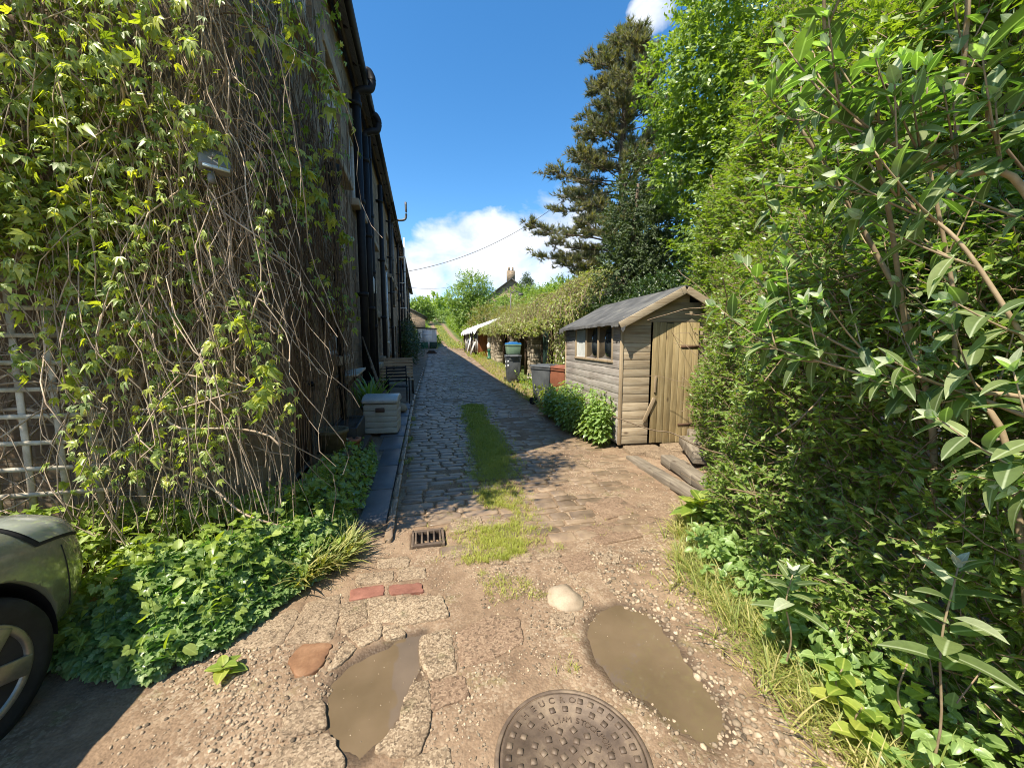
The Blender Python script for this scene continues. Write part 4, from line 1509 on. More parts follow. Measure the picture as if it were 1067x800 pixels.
def stick3(t_):
    V, F = text_mesh('3', .24, .001)
    b = MB()
    M = Matrix(((0, 0, -1, 0), (-1, 0, 0, 0), (0, 1, 0, 0))).to_3x3() if False else Matrix(((1, 0, 0), (0, 0, -1), (0, 1, 0)))
    V2 = V @ A(M).T + A((-.19, -.355, .60))
    b.faces(V2, F)
    b.build('house_number', m_label, t_)


wheelie('grey wheelie bin tucked behind the brown one against the shed', (3.12, 9.55, .0), R(28), m_bgrey, m_bgrey)
wheelie('brown lidded wheelie bin pressed against the shed end', (3.40, 8.95, .0), R(14), m_bbrown, m_bbrown, stick3)


def marks(t_):
    b = MB()
    for z in (.62, .78):
        b.box((-.295, -.2, z), (.006, .12, .1), rot=(0, R(-3), 0))
    b.build('house_number', m_label, t_)
    b = MB()
    for z, hh in ((.80, .09), (.64, .12)):
        b.box((-.205, -.318 - (z - .64) * .12, z), (.05, .006, hh), rot=(R(7), 0, 0))
    b.build('house_number', m_label, t_)


zb = float(Hs(3.2, 14.2))
wheelie('tall grey wheelie bin standing by itself with a blue lidded box on top', (3.28, 14.2, zb), R(-6), m_bgrey, m_bgrey, marks)
crate('pale green recycling box with a blue lid sitting on the lone grey bin', (3.28, 14.15, zb + 1.072), plain('pale green plastic', (.22, .33, .22), .5), plain('blue plastic', (.03, .17, .42), .4), s=(.46, .42, .36))
pot('wide pale stone bowl with small leaves beside the lone grey bin', (3.98, 13.6, float(Hs(3.98, 13.6))), .28, .26, surf('cast stone', [(.3, (.30, .28, .23)), (.7, (.48, .45, .38))], ns=6, rough=.85, bump=.4), taper=.5)
t_ = thing('milk_crate', 'small grey open crate behind the pale stone bowl', 'crate', (4.1, 14.1, float(Hs(4.1, 14.1))))
b = MB()
for k in range(3):
    z = .06 + .11 * k
    for sx, sy, dx, dy in ((0, 1, .4, .02), (0, -1, .4, .02), (1, 0, .02, .3), (-1, 0, .02, .3)):
        b.box((sx * .2, sy * .15, z), (dx, dy, .06))
for sx in (-.19, .19):
    for sy in (-.14, .14):
        b.box((sx, sy, .17), (.035, .035, .34))
b.build('crate', m_gpot, t_)

# ================================================================== outhouses along the far side of the lane
m_rub = surf('pale rubble stone', [(.3, (.20, .16, .11)), (.5, (.32, .27, .20)), (.7, (.45, .40, .31))], ns=5, rough=.9, bump=1., bd=.03, rv=.6)
m_barn = wood('dark barn boards', [(.3, (.03, .02, .013)), (.6, (.09, .06, .04))], 2)
m_rustd = wood('rust red door', [(.3, (.16, .055, .02)), (.55, (.30, .115, .045)), (.7, (.37, .17, .075))], 2)
t_ = thing('overgrown_outhouse', 'low dark-fronted outhouse row buried under a trailing green-gold shrub', 'outhouse', (4.35, 11.5, 0))
L = 14.8
zf = lambda yy: float(Hs(4.4, 11.5 + yy))
for a, e in ((0, .9), (3.4, 4.3), (7.2, 7.9), (11, 14.8)):
    yy = a
    b = MB()
    while yy < e - .01:
        z = zf(yy) - .2
        l_ = min(rng.uniform(.3, .5), e - yy)
        while z < 2.15:
            hh = rng.uniform(.14, .24)
            b.box((.1 + rng.uniform(-.02, .02), yy + l_ / 2, z + hh / 2), (.35, l_ - .015, hh - .012), jit=.012)
            z += hh
        yy += l_
    b.build('stone_pier', m_rub, t_, bevel=.015)
b = MB()
for k in range(72):
    yy = .05 + k * .205
    b.box((1.1, yy, 1.4), (.03, .19, 2.6))
b.box((.6, -.02, 1.3), (1.2, .03, 2.4)); b.box((.6, L, 1.3), (1.2, .03, 2.4))
for yy in (1.6, 2.5, 5.0, 6.1, 8.6, 9.8):
    b.box((.06, yy, 1.3), (.12, .14, 2.3))
b.box((.06, L / 2, 2.26), (.14, L, .16))
b.build('timber_back', m_barn, t_)
b = MB()
for k in range(6):
    b.box((.02, 1.75 + .11 * k, 1.15), (.03, .1, 1.9))
b.build('door', plain('dark green paint', (.012, .04, .03), .6), t_)
b = MB()
b.bar((-.15, L / 2, 2.36), (3.0, L / 2, 3.9), L + .3, .08, up=(-.43, 0, .9))
b.build('roof', m_felt, t_)

t_ = thing('tarp_shed', 'lean-to shed with a rust red door under a sagging white tarpaulin', 'shed', (3.75, 27.0, float(Hs(3.9, 27.5))))
b = MB()
for k in range(14):
    b.box((.82, -.01, .08 + .145 * k), (.36, .03, .135))
b.box((1.6, 0, 1.0), (1.2, .05, 2.2))
b.build('front_wall', m_bench, t_)
b = MB()
for k in range(6):
    b.box((.06 + .105 * k, -.03, 1.0), (.1, .03, 2.0))
b.build('door', m_rustd, t_, bevel=.004)
m_junk = surf('assorted pale boards', [(.3, (.22, .20, .18)), (.5, (.45, .43, .40)), (.7, (.7, .68, .64))], ns=3, rough=.8, bump=.3, rv=1.2)
b = MB()
for k in range(28):
    hh = rng.uniform(1.5, 2.0)
    b.box((-.02 + rng.uniform(-.02, .02), .2 + k * .31, hh / 2 + .25), (.03, .29, hh), rot=(R(rng.uniform(-2, 2)), 0, 0))
b.build('side_wall', m_junk, t_)
b = MB()
for yy in (1.6, 4.4):
    b.box((-.05, yy, 1.45), (.03, 1.1, .75))
wf = b.build('window', m_barn, t_)
b = MB()
for yy in (1.6, 4.4):
    b.box((-.07, yy, 1.45), (.012, .95, .6))
b.build('pane', m_glass, wf)
b = MB(); b.box((2.2, 4.5, 1.1), (.05, 9, 2.4)); b.box((1.0, 9.0, 1.1), (2.2, .05, 2.2)); b.build('back_wall', m_barn, t_)
m_tarp = surf('white tarpaulin', [(.3, (.62, .62, .61)), (.7, (.82, .82, .80))], ns=2, rough=.55, bump=.3, bd=.03, rv=0)
n_ = 26
b = MB()
V = []
for i in range(n_):
    for j in range(14):
        u_, v_ = i / (n_ - 1), j / 13
        x = -.32 + 2.9 * v_
        y = -.55 + 9.9 * u_
        z = 2.02 + .38 * math.sin(v_ * 1.5) + .62 * v_ - .3 * (v_ < .02) * (1 + .4 * math.sin(i * 1.7)) - .10 * math.sin(u_ * 19) ** 2 * (1 - abs(v_ - .5)) - .18 * (u_ < .02)
        V.append((x, y, z))
F = [(i * 14 + j, i * 14 + j + 1, (i + 1) * 14 + j + 1, (i + 1) * 14 + j) for i in range(n_ - 1) for j in range(13)]
V = A(V)
b.faces(np.concatenate([V, V - A((0, 0, .012))]), F + [tuple(len(V) + q_ for q_ in f[::-1]) for f in F], .5)
b.build('tarpaulin_roof', m_tarp, t_, smooth=True)
for k, (x, y, s, mt, lab) in enumerate(((3.45, 28.6, .5, m_junk, 'pale junk panel propped on the tarpaulin shed nearest its door'), (3.4, 30.4, .7, m_label, 'white sheet of board leaning on the tarpaulin shed side'), (3.45, 32.5, .6, m_gpot, 'grey board leaning at the far corner of the tarpaulin shed'))):
    b = MB()
    z = float(Hs(x, y))
    b.bar((x - .1, y, z), (x + .28, y, z + s * 2.0), .9 - .15 * k, .03, up=(1, 0, .2))
    tag(b.build('leaning_board', mt), lab, 'board', 'boards leaning on the tarpaulin shed')
t_ = thing('garden_ornament', 'small pale figure-like garden ornament on a plinth between rust door and stone pier', 'ornament', (4.2, 25.0, float(Hs(4.2, 25.0))))
b = MB(); b.lathe([(.16, 0), (.16, .1), (.1, .14), (.09, .5), (.13, .56), (.13, .62), (.05, .64)], 14); b.build('plinth', m_green, t_)
b = MB(); b.lathe([(.05, .62), (.13, .72), (.17, .9), (.10, 1.05), (.05, 1.1), (.09, 1.18), (.1, 1.26), (.05, 1.35), (.005, 1.37)], 14); b.build('figure', m_label, t_, smooth=True)
b = MB(); b.tube([(6.2, 27.5, 2.4), (6.2, 27.5, 5.2)], .035, 8); b.tube([(6.2, 27.5, 5.2), (6.5, 27.5, 5.35), (6.9, 27.3, 5.2)], .03, 8)
b.box((6.9, 27.3, 5.1), (.3, .2, .16))
tag(b.build('lamp_post', m_pipegrey), 'thin pale pole with a small lamp head rising behind the tarpaulin', 'lamp post')

# distant house on the hill
hx, hy = 14.0, 66.0
hz = 6.1
t_ = thing('hill_house', 'distant stone house with a slate roof and one chimney above the hedges', 'house', (hx, hy, hz), rz=R(90))
b = MB()
b.box((0, 0, 0), (9, 6, 7))
b.faces([(-4.5, -3, 3.5), (-4.5, 3, 3.5), (-4.5, 0, 5.8), (4.5, -3, 3.5), (4.5, 3, 3.5), (4.5, 0, 5.8)], [(0, 2, 1), (3, 4, 5)])
b.build('wall', m_stone, t_)
b = MB()
for sy in (-1, 1):
    b.bar((-4.8, sy * 1.6, 4.62), (4.8, sy * 1.6, 4.62), 4.1, .12, up=(0, sy * .6, .8))
rf = b.build('roof', m_slateroof, t_)
b = MB(); b.box((-4.0, 0, 6.2), (.8, 1.2, 1.8)); b.lathe([(.16, 0), (.14, .6)], 8, o=(-4.0, .3, 7.1)); b.lathe([(.16, 0), (.14, .6)], 8, o=(-4.0, -.3, 7.1)); b.build('chimney', m_stone, rf)
for xx in (-2.8, 0, 2.8):
    b = MB(); b.box((xx, -3.02, 1.8), (1., .05, 1.4)); b.build('window', m_white, t_)

# ================================================================== manhole cover, drain grate
m_iron = surf('worn cast iron', [(.3, (.065, .045, .032)), (.5, (.12, .085, .06)), (.7, (.23, .17, .115))], ns=8, rough=.6, rvar=.15, bump=.4, bd=.002, spec=.4, metal=.1, rv=.1, fine=180)
MC = A((.525, 1.24))
t_ = thing('manhole_cover', 'round cast iron manhole cover with raised squares set in the gravel', 'manhole cover', (MC[0], MC[1], .004), rz=-math.atan2(MC[0], MC[1]))
t_.scale = (.95, .95, 1)
b = MB()
b.lathe([(.296, -.03), (.296, .004), (.285, .006), (.282, .002), (.001, .002)], 64)
rot0 = rng.random()
for rr, n_, s_, a0 in ((.262, 34, .026, -1), (.215, 22, .026, .1), (.16, 16, .026, .15), (.118, 12, .026, 0), (.075, 8, .026, .2), (.035, 4, .026, 0)):
    for i in range(n_):
        a = i / n_ * 2 * math.pi + a0
        aa = (math.degrees(a) + 180) % 360 - 180          # 0 = straight away from the viewer side
        if rr == .262 and -62 < aa < 5:
            continue
        if rr == .16 and -60 < aa < 75:
            continue
        b.box((rr * math.sin(a), rr * math.cos(a), .0045), (s_, s_, .008), rot=(0, 0, -a + (R(45) if rr in (.118, .035) else 0)), top=(.85, .85))
cover_b = b
b = MB()
b.lathe([(.300, -.04), (.300, .004), (.303, .006), (.316, .005), (.320, -.002), (.320, -.04)], 64)
b.build('frame', m_iron, t_)
lt = cover_b


def arc_text(txt, r, a0, a1, size):
    n_ = len(txt)
    for i, ch in enumerate(txt):
        if ch == ' ':
            continue
        a = R(a0 + (a1 - a0) * i / (n_ - 1))
        V, F = text_mesh(ch, size, .0025)
        V = V - A((0, size * .35, 0))
        c, s_ = math.cos(-a), math.sin(-a)
        V = np.column_stack([V[:, 0] * c - V[:, 1] * s_ + r * math.sin(a), V[:, 0] * s_ + V[:, 1] * c + r * math.cos(a), V[:, 2] + .004])
        lt.faces(V, F, .9)


arc_text('WILLIAM', .165, -52, -8, .036)
arc_text('STOCKPORT', .165, 6, 70, .036)
arc_text('HEUCRO', .263, -56, -2, .042)
lt.build('cover', m_iron, t_)

t_ = thing('drain_grate', 'small iron drain grate with four dark slots among the cobbles', 'drain grate', (0, 3.12, .0))
b = MB()
for i in range(5):
    b.box((-.098 + .049 * i, 0, -.005), (.016, .20, .03))
b.box((0, .115, -.005), (.245, .03, .034)); b.box((0, -.115, -.005), (.245, .03, .034))
b.box((-.122, 0, -.005), (.02, .262, .034)); b.box((.122, 0, -.005), (.02, .262, .034))
b.build('bars', m_iron, t_, bevel=.003)
b = MB(); b.box((0, 0, -.15), (.24, .24, .02)); b.build('sump', m_rubber, t_)

# ================================================================== the parked car
CAR = thing('parked_car', 'grey-green parked hatchback nosing into the creeper beside the weeds', 'car', (-2.56, 1.87, -.03), rz=R(90 - 7))
xs = A([.80, .76, .66, .50, .30, .05, -.25, -.55, -.85, -1.2, -1.6, -2.1, -2.6, -2.95, -3.15, -3.25])
def wid(x):
    f = np.clip((x - .05) / .75, 0, 1)
    r_ = np.clip((-2.5 - x) / .75, 0, 1)
    return .865 * (1 - .40 * f ** 2.6) * (1 - .18 * r_ ** 2)
def top(x):
    return np.interp(x, [-3.25, -3.15, -2.95, -2.6, -2.1, -1.6, -1.2, -.85, -.55, -.25, .3, .66, .80], [.86, 1.05, 1.34, 1.45, 1.49, 1.48, 1.38, 1.16, 1.0, .96, .87, .75, .60])
def sho(x):
    return np.interp(x, [-3.25, -2.6, -.55, .3, .66, .80], [.84, .96, .92, .80, .68, .56])
rows = []
for x in xs:
    W_, T_, S_ = wid(x), top(x), sho(x)
    zb_ = .20 + .10 * max(0, (x - .5) / .3) + .1 * max(0, (-3.0 - x) / .25)
    cab = np.clip((T_ - S_ - .1) / .3, 0, 1)
    half = [(0, zb_), (W_ * .8, zb_), (W_ * .965, zb_ + .07), (W_, zb_ * .4 + S_ * .5), (W_ * .995, S_ - .12), (W_ * .955, S_ - .01),
            (W_ * (.86 - .06 * cab), S_ + (T_ - S_) * .62), (W_ * (.62 + .0 * cab), T_ - .012), (0, T_ + .012)]
    full = [(y, z) for y, z in half] + [(-y, z) for y, z in half[-2:0:-1]]
    rows.append([(x, y, z) for y, z in full])
nr_, nc_ = len(rows), len(rows[0])
V = [p for r_ in rows for p in r_]
F = []
for i in range(nr_ - 1):
    for j in range(nc_):
        k = (j + 1) % nc_
        F.append((i * nc_ + j, i * nc_ + k, (i + 1) * nc_ + k, (i + 1) * nc_ + j))
F.append(tuple(range(nc_))[::-1]); F.append(tuple((nr_ - 1) * nc_ + j for j in range(nc_)))
b = MB(); b.faces(V, F, .5)
gp_ = surf('dusty grey green car paint', [(.3, (.20, .215, .15)), (.7, (.30, .315, .23))], ns=2.5, rough=.24, rvar=.08, bump=.03, bd=.002, metal=.35, coat=.6, rv=0, spec=.5)
body = b.build('body', gp_, CAR, smooth=True, sub=3)
cutters = []
WR = .315
for x in (0, -2.45):
    for sy in (-1, 1):
        c = MB(); c.lathe([(WR + .055, -.22), (WR + .055, .3)], 40, M=Matrix.Rotation(R(90), 3, 'X'), o=(x, sy * .83, WR))
        co = c.build('cutter', gp_)
        co.parent = CAR
        md = body.modifiers.new('arch', 'BOOLEAN')
        md.operation = 'DIFFERENCE'
        md.object = co
        md.solver = 'EXACT'
        cutters.append(co)
bpy.context.view_layer.update()
dg = bpy.context.evaluated_depsgraph_get()
me = bpy.data.meshes.new_from_object(body.evaluated_get(dg))
body.modifiers.clear()
body.data = me
for c in cutters:
    bpy.data.objects.remove(c)
bvh = BVHTree.FromPolygons([v.co[:] for v in me.vertices], [p.vertices[:] for p in me.polygons])


def patch(name, quad, dirv, mat, off=.006, n=14, smooth=True):
    """a sheet lying on the body: quad of four 3D points, thrown along dirv on to the body"""
    q_ = A(quad)
    d = Vector(unit(A(dirv)))
    V, ok = [], True
    for i in range(n + 1):
        for j in range(n + 1):
            u_, v_ = i / n, j / n
            # round the corners of the outline
            uu, vv_ = u_ * 2 - 1, v_ * 2 - 1
            uu2, vv2 = uu * math.sqrt(1 - .22 * vv_ * vv_), vv_ * math.sqrt(1 - .22 * uu * uu)
            u_, v_ = (uu2 + 1) / 2, (vv2 + 1) / 2
            p = (q_[0] * (1 - u_) * (1 - v_) + q_[1] * u_ * (1 - v_) + q_[2] * u_ * v_ + q_[3] * (1 - u_) * v_)
            hit = bvh.ray_cast(Vector(p), d)
            h_ = hit[0] if hit[0] is not None else bvh.find_nearest(Vector(p))[0]
            V.append(A(h_) - A(d) * off)
    F = [(i * (n + 1) + j, (i + 1) * (n + 1) + j, (i + 1) * (n + 1) + j + 1, i * (n + 1) + j + 1) for i in range(n) for j in range(n)]
    m_ = MB(); m_.faces(V, F, .5)
    return m_.build(name, mat, CAR, smooth=smooth)


g = G('headlight lens')
o_ = g.obj()
m_lens = g.out(g.bsdf(col=g.ramp(g.vor(o_, 9.), [(.1, (.75, .77, .70)), (.5, (.40, .43, .36))]), rough=.08, spec=.8, coat=.5, metal=0.))
m_tint = g_ = glass_mat()
for sy in (-1, 1):
    hd_ = unit(A((-.35, -sy * .55, -.75)))
    hq = A([(.69, sy * .40, .74), (.22, sy * .68, .87), (.30, sy * .82, .72), (.76, sy * .57, .57)])
    hc = hq.mean(0)
    lamp = patch('headlight', hq - hd_, hd_, m_lens, off=.009)
    rim_ = patch('surround', hc + (hq - hc) * 1.09 - hd_, hd_, m_rubber, off=.005)
    rim_.parent = lamp
    patch('side_window', [(-1.02, sy * 2, .96), (-2.75, sy * 2, 1.0), (-2.5, sy * 2, 1.34), (-1.5, sy * 2, 1.36)], (0, -sy, 0), m_glass, off=.006)
patch('windscreen', [(-.80, -.62, 2), (-.80, .62, 2), (-1.42, .52, 2), (-1.42, -.52, 2)], (0, 0, -1), m_glass, off=.006)
patch('grille', [(2, -.32, .55), (2, .32, .55), (2, .32, .44), (2, -.32, .44)], (-1, 0, 0), m_rubber, off=.006)
patch('number_plate', [(2, -.26, .42), (2, .26, .42), (2, .26, .32), (2, -.26, .32)], (-1, 0, 0), m_label, off=.012)
# bonnet shut line and front wing seam
for sy in (-1, 1):
    pts = []
    for x in np.linspace(-.7, .45, 24):
        h_ = bvh.ray_cast(Vector((x, sy * (.70 - .12 * max(0, x) ** 1.2), 2)), Vector((0, 0, -1)))[0]
        if h_:
            pts.append((h_[0], h_[1], h_[2] - .001))
    b = MB(); b.tube(pts, .004, 5); b.build('bonnet_seam', m_rubber, CAR)
    pts = []
    for z in np.linspace(.66, .34, 14):
        h_ = bvh.ray_cast(Vector((.47 - .06 * (z - .3), sy * 2, z)), Vector((0, -sy, 0)))[0]
        if h_:
            pts.append((h_[0], h_[1], h_[2]))
    b = MB(); b.tube(pts, .0035, 5); b.build('bumper_seam', m_rubber, CAR)
m_rim = surf('brake dusted alloy', [(.3, (.20, .185, .15)), (.7, (.38, .36, .31))], ns=5, rough=.38, bump=.1, metal=.6, rv=.1)
for x in (0, -2.45):
    for sy in (-1, 1):
        M_ = Matrix.Rotation(R(90 * sy), 3, 'X')
        o3 = (x, sy * .755, WR)
        b = MB()
        b.lathe([(.205, -.09), (.26, -.098), (.30, -.09), (.314, -.06), (.315, 0), (.314, .06), (.30, .09), (.26, .098), (.205, .09)], 48, M=M_, o=o3)
        wt = b.build('wheel', m_rubber, CAR, smooth=True)
        b = MB()
        b.lathe([(.214, -.08), (.214, -.097), (.205, -.102), (.186, -.10), (.178, -.085), (.165, .03), (.01, .04)], 48, M=M_, o=o3)
        zo = -.078
        b.lathe([(.001, zo - .03), (.045, zo - .028), (.06, zo - .01), (.055, zo + .05)], 20, M=M_, o=o3)
        for k in range(5):
            a = k / 5 * 2 * math.pi + .3 + (.4 if x else 0)
            p0 = A((.045 * math.cos(a), .045 * math.sin(a), zo)); p1 = A((.2 * math.cos(a), .2 * math.sin(a), zo - .015))
            mm = A(M_)
            b.bar(p0 @ mm.T + A(o3), p1 @ mm.T + A(o3), .08, .03, up=(0, 1, 0))
        b.build('rim', m_rim, wt, bevel=.006)
        b = MB()
        a = np.linspace(-.15, math.pi + .15, 24)
        ring = np.stack([x + (WR + .05) * np.cos(a), 0 * a, WR + (WR + .05) * np.sin(a)], -1)
        V, F = [], []
        for i in range(24):
            V += [(ring[i, 0], sy * .80, ring[i, 2]), (ring[i, 0], sy * .50, ring[i, 2])]
            if i:
                F.append((2 * i - 2, 2 * i - 1, 2 * i + 1, 2 * i))
        b.faces(V, F)
        b.build('arch_liner', m_rubber, CAR)

# ================================================================== vegetation
m_creep = leafmat('creeper leaf', [(.03, (.36, .17, .05)), (.10, (.46, .43, .09)), (.36, (.33, .38, .075)), (.66, (.19, .25, .05)), (.95, (.075, .115, .03))], patch=.35)
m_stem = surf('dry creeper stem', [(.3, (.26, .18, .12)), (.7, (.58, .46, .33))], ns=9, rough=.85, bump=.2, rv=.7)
m_shadestem = surf('dark creeper stem', [(.3, (.07, .048, .03)), (.7, (.20, .145, .095))], ns=9, rough=.9, bump=.2, rv=.8)  # darker brown paints the lane side's shade into the stem colour
m_cover1 = leafmat('ground elder leaf', [(.1, (.10, .165, .05)), (.5, (.155, .23, .075)), (.9, (.22, .285, .10))], trans=(.2, .32, .08), patch=.3)
m_cover2 = leafmat('garlic mustard leaf', [(.1, (.13, .19, .03)), (.5, (.20, .27, .05)), (.9, (.27, .33, .08))], patch=.3)
m_grass = leafmat('grass blade', [(.1, (.11, .155, .03)), (.4, (.19, .225, .05)), (.65, (.32, .30, .10)), (.9, (.46, .38, .20))], rough=.55, patch=.4, ns=1.5)
m_lanegrass = leafmat('lane turf', [(.1, (.15, .185, .03)), (.5, (.28, .30, .05)), (.9, (.40, .38, .11))], rough=.6, patch=.5, ns=3)
m_hedge = leafmat('small hedge leaf', [(.02, (.20, .13, .06)), (.06, (.055, .10, .02)), (.4, (.115, .18, .032)), (.75, (.19, .265, .055)), (.95, (.29, .34, .09))], rough=.38, patch=.5, ns=1.6)
m_privet = leafmat('privet leaf', [(.1, (.07, .12, .024)), (.5, (.145, .215, .042)), (.9, (.25, .325, .08))], rough=.36, patch=.45, ns=1.2)
m_ivy = leafmat('ivy leaf', [(.1, (.018, .04, .012)), (.6, (.035, .07, .02)), (.95, (.075, .12, .03))], rough=.3, tw=.2, patch=.4)
m_cyp = leafmat('cypress spray', [(.1, (.022, .042, .014)), (.6, (.05, .08, .024)), (.95, (.10, .14, .04))], rough=.6, tw=.15, patch=.5)
m_budd = leafmat('buddleia leaf', [(.1, (.075, .11, .038)), (.5, (.125, .165, .055)), (.88, (.18, .22, .08)), (.96, (.38, .41, .29))], trans=(.22, .34, .07), rough=.6, tw=.3, patch=0)
m_buddtip = leafmat('buddleia felted tip', [(.2, (.32, .36, .27)), (.8, (.48, .51, .42))], trans=(.12, .14, .08), rough=.8, tw=.2)
m_nettle = leafmat('nettle leaf', [(.1, (.11, .18, .05)), (.5, (.18, .27, .08)), (.9, (.26, .34, .12))], patch=.3)
m_gold = leafmat('trailing gold leaf', [(.1, (.105, .13, .03)), (.5, (.195, .23, .055)), (.9, (.31, .335, .11))], patch=.45, ns=.8)
m_tree = leafmat('tree leaf', [(.1, (.075, .125, .025)), (.5, (.145, .215, .045)), (.9, (.24, .31, .07))], patch=.4, ns=.6)
m_olive = leafmat('olive shrub leaf', [(.1, (.09, .085, .03)), (.5, (.17, .155, .055)), (.9, (.26, .25, .09))], patch=.4, ns=.7)
m_dock = leafmat('dock leaf', [(.1, (.12, .18, .03)), (.5, (.19, .26, .045)), (.9, (.32, .34, .07))], patch=.2)
m_pine = leafmat('pine needles', [(.1, (.045, .07, .042)), (.35, (.09, .105, .065)), (.65, (.15, .14, .088)), (.95, (.23, .195, .12))], rough=.6, tw=.25, patch=.55, ns=.5)
m_bark = surf('bark', [(.3, (.06, .045, .03)), (.7, (.16, .12, .085))], ns=9, rough=.9, bump=.6)
m_twig = surf('pale brown twig', [(.3, (.15, .10, .06)), (.7, (.32, .23, .15))], ns=12, rough=.75, bump=.25)
m_cane = surf('buddleia cane', [(.3, (.21, .15, .085)), (.7, (.38, .29, .18))], ns=12, rough=.7, bump=.25)


def wander(start, end, n, amp, k=1.6, seed=0):
    """n x m wandering strands"""
    start, end = A(start), A(end)
    m = 14
    t = np.linspace(0, 1, m)[None, :, None]
    P = start[:, None] + (end - start)[:, None] * t
    off = rng.random((len(start), 1, 3)) * 50
    q = P * k + off
    W_ = np.stack([fbm(q + A((0, 0, 7.)), 2, 1), fbm(q + A((11., 0, 0)), 2, 2), fbm(q + A((0, 23., 0)), 2, 3)], -1)
    return P + W_ * amp * np.sin(np.pi * np.clip(t * .92 + .08, 0, 1)) ** .5


# ---------------------------------------------------------------- creeper over the gable corner
CR = thing('virginia_creeper', 'huge tangled creeper with yellow-green leaves and bare hanging stems on the gable', 'climbing plant', (-2, 3.3, 0))
off = A((2, -3.3, 0))
b = MB()
# mass of old stems on the gable
n = 1300
x0 = rng.uniform(-4.2, -1.15, n)
s_ = np.column_stack([x0, 3.36 - rng.random(n) ** .9 * .5, rng.uniform(1.9, 5.4, n)])
e_n = s_ + np.column_stack([rng.normal(0, .35, n), rng.uniform(-.12, .08, n), -rng.uniform(.8, 3.2, n)])
e_n[:, 2] = np.maximum(e_n[:, 2], .25)
e_n[:, 1] = np.minimum(e_n[:, 1], 3.42)
kp = ~((e_n[:, 0] < -2.1) & (e_n[:, 2] < 2.0) & (rng.random(n) < .6))
s_, e_n = s_[kp], e_n[kp]
n = len(s_)
b.tubes(wander(s_, e_n, 0, .38) + off, rng.uniform(.0016, .0048, n), 4)
n = 260
s_ = np.column_stack([rng.uniform(-4, -1.3, n), 3.30 - rng.random(n) * .34, rng.uniform(.6, 4.8, n)])
e_n = s_ + np.column_stack([rng.normal(0, 1.1, n), rng.uniform(-.1, .05, n), rng.normal(-.3, .5, n)])
e_n[:, 0] = np.minimum(e_n[:, 0], -1.0)
b.tubes(wander(s_, e_n, 0, .3) + off, rng.uniform(.002, .008, n), 5)
# thick old stems by the trellis
for P in ([(-3.5, 3.2, 1.05), (-3.0, 3.14, 1.12), (-2.55, 3.18, 1.16), (-2.42, 3.25, .9), (-2.40, 3.3, .5)], [(-3.4, 3.3, .8), (-2.9, 3.2, .98), (-2.6, 3.2, 1.35), (-2.2, 3.25, 2.2)], [(-2.0, 3.3, .1), (-2.05, 3.25, 1.0), (-1.8, 3.3, 2.0), (-1.9, 3.35, 3.4)], [(-1.5, 3.3, .1), (-1.55, 3.2, .9), (-1.35, 3.15, 2.0), (-1.5, 3.3, 3.3)]):
    b.tube(A(P) + off, rng.uniform(.012, .024), 8, sub=6)
# stems on the lane side of the corner
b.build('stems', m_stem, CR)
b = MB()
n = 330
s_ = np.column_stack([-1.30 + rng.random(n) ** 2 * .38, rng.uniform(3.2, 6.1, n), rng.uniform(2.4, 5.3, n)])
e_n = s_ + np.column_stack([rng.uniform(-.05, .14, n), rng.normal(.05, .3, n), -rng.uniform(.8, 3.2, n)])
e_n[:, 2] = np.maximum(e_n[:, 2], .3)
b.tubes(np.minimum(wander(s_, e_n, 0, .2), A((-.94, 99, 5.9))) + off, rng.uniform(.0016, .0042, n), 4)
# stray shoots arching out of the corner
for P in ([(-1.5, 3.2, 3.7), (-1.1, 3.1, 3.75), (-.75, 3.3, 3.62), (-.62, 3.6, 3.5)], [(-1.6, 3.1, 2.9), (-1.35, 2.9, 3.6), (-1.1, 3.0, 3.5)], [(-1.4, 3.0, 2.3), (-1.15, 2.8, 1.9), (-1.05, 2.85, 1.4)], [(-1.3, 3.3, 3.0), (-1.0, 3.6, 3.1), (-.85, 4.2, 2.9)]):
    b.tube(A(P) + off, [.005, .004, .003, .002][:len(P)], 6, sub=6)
b.build('shaded_stems', m_shadestem, CR)
# leaves
b = MB()
def creep_leaves(P, out, s0=.035, s1=.088, hang=.6):
    n = len(P)
    T = A((0, 0, -1)) * hang + A(out) * .5 + rnd3(n, .5)
    N = A(out) * .55 + A((0, 0, 1)) * .85 + rnd3(n, .5)
    wh = rng.integers(0, 3, n)
    for i_, tp_ in enumerate((T_CREEP, T_CREEP2, T_CREEP3)):
        m9 = wh == i_
        b.leaf((P + off)[m9], N[m9], T[m9], (s0 + (s1 - s0) * rng.random(n) ** 1.4)[m9], tp_, mid=False)
def clumps(n, fx, sp, k):
    C_ = fx(n)
    C_ = C_[fbm(np.column_stack([C_[:, 0] * 1.5 + C_[:, 2] * .9, C_[:, 2] * 1.5 - C_[:, 0] * .5, 0 * C_[:, 0]]), 2, 61) > -.26]
    n = len(C_)
    if sp[0] > .075 and C_[:, 1].max() < 3.1:
        C_[:, 1] -= .42 * np.clip(fbm(np.column_stack([C_[:, 0] * 1.3 + C_[:, 2] * .5, C_[:, 2] * 1.1, 0 * C_[:, 0] + 5.]), 2, 71) + .1, 0, .8)
    P = np.repeat(C_, k, 0) + rnd3(n * k, 1) * A(sp)
    return P
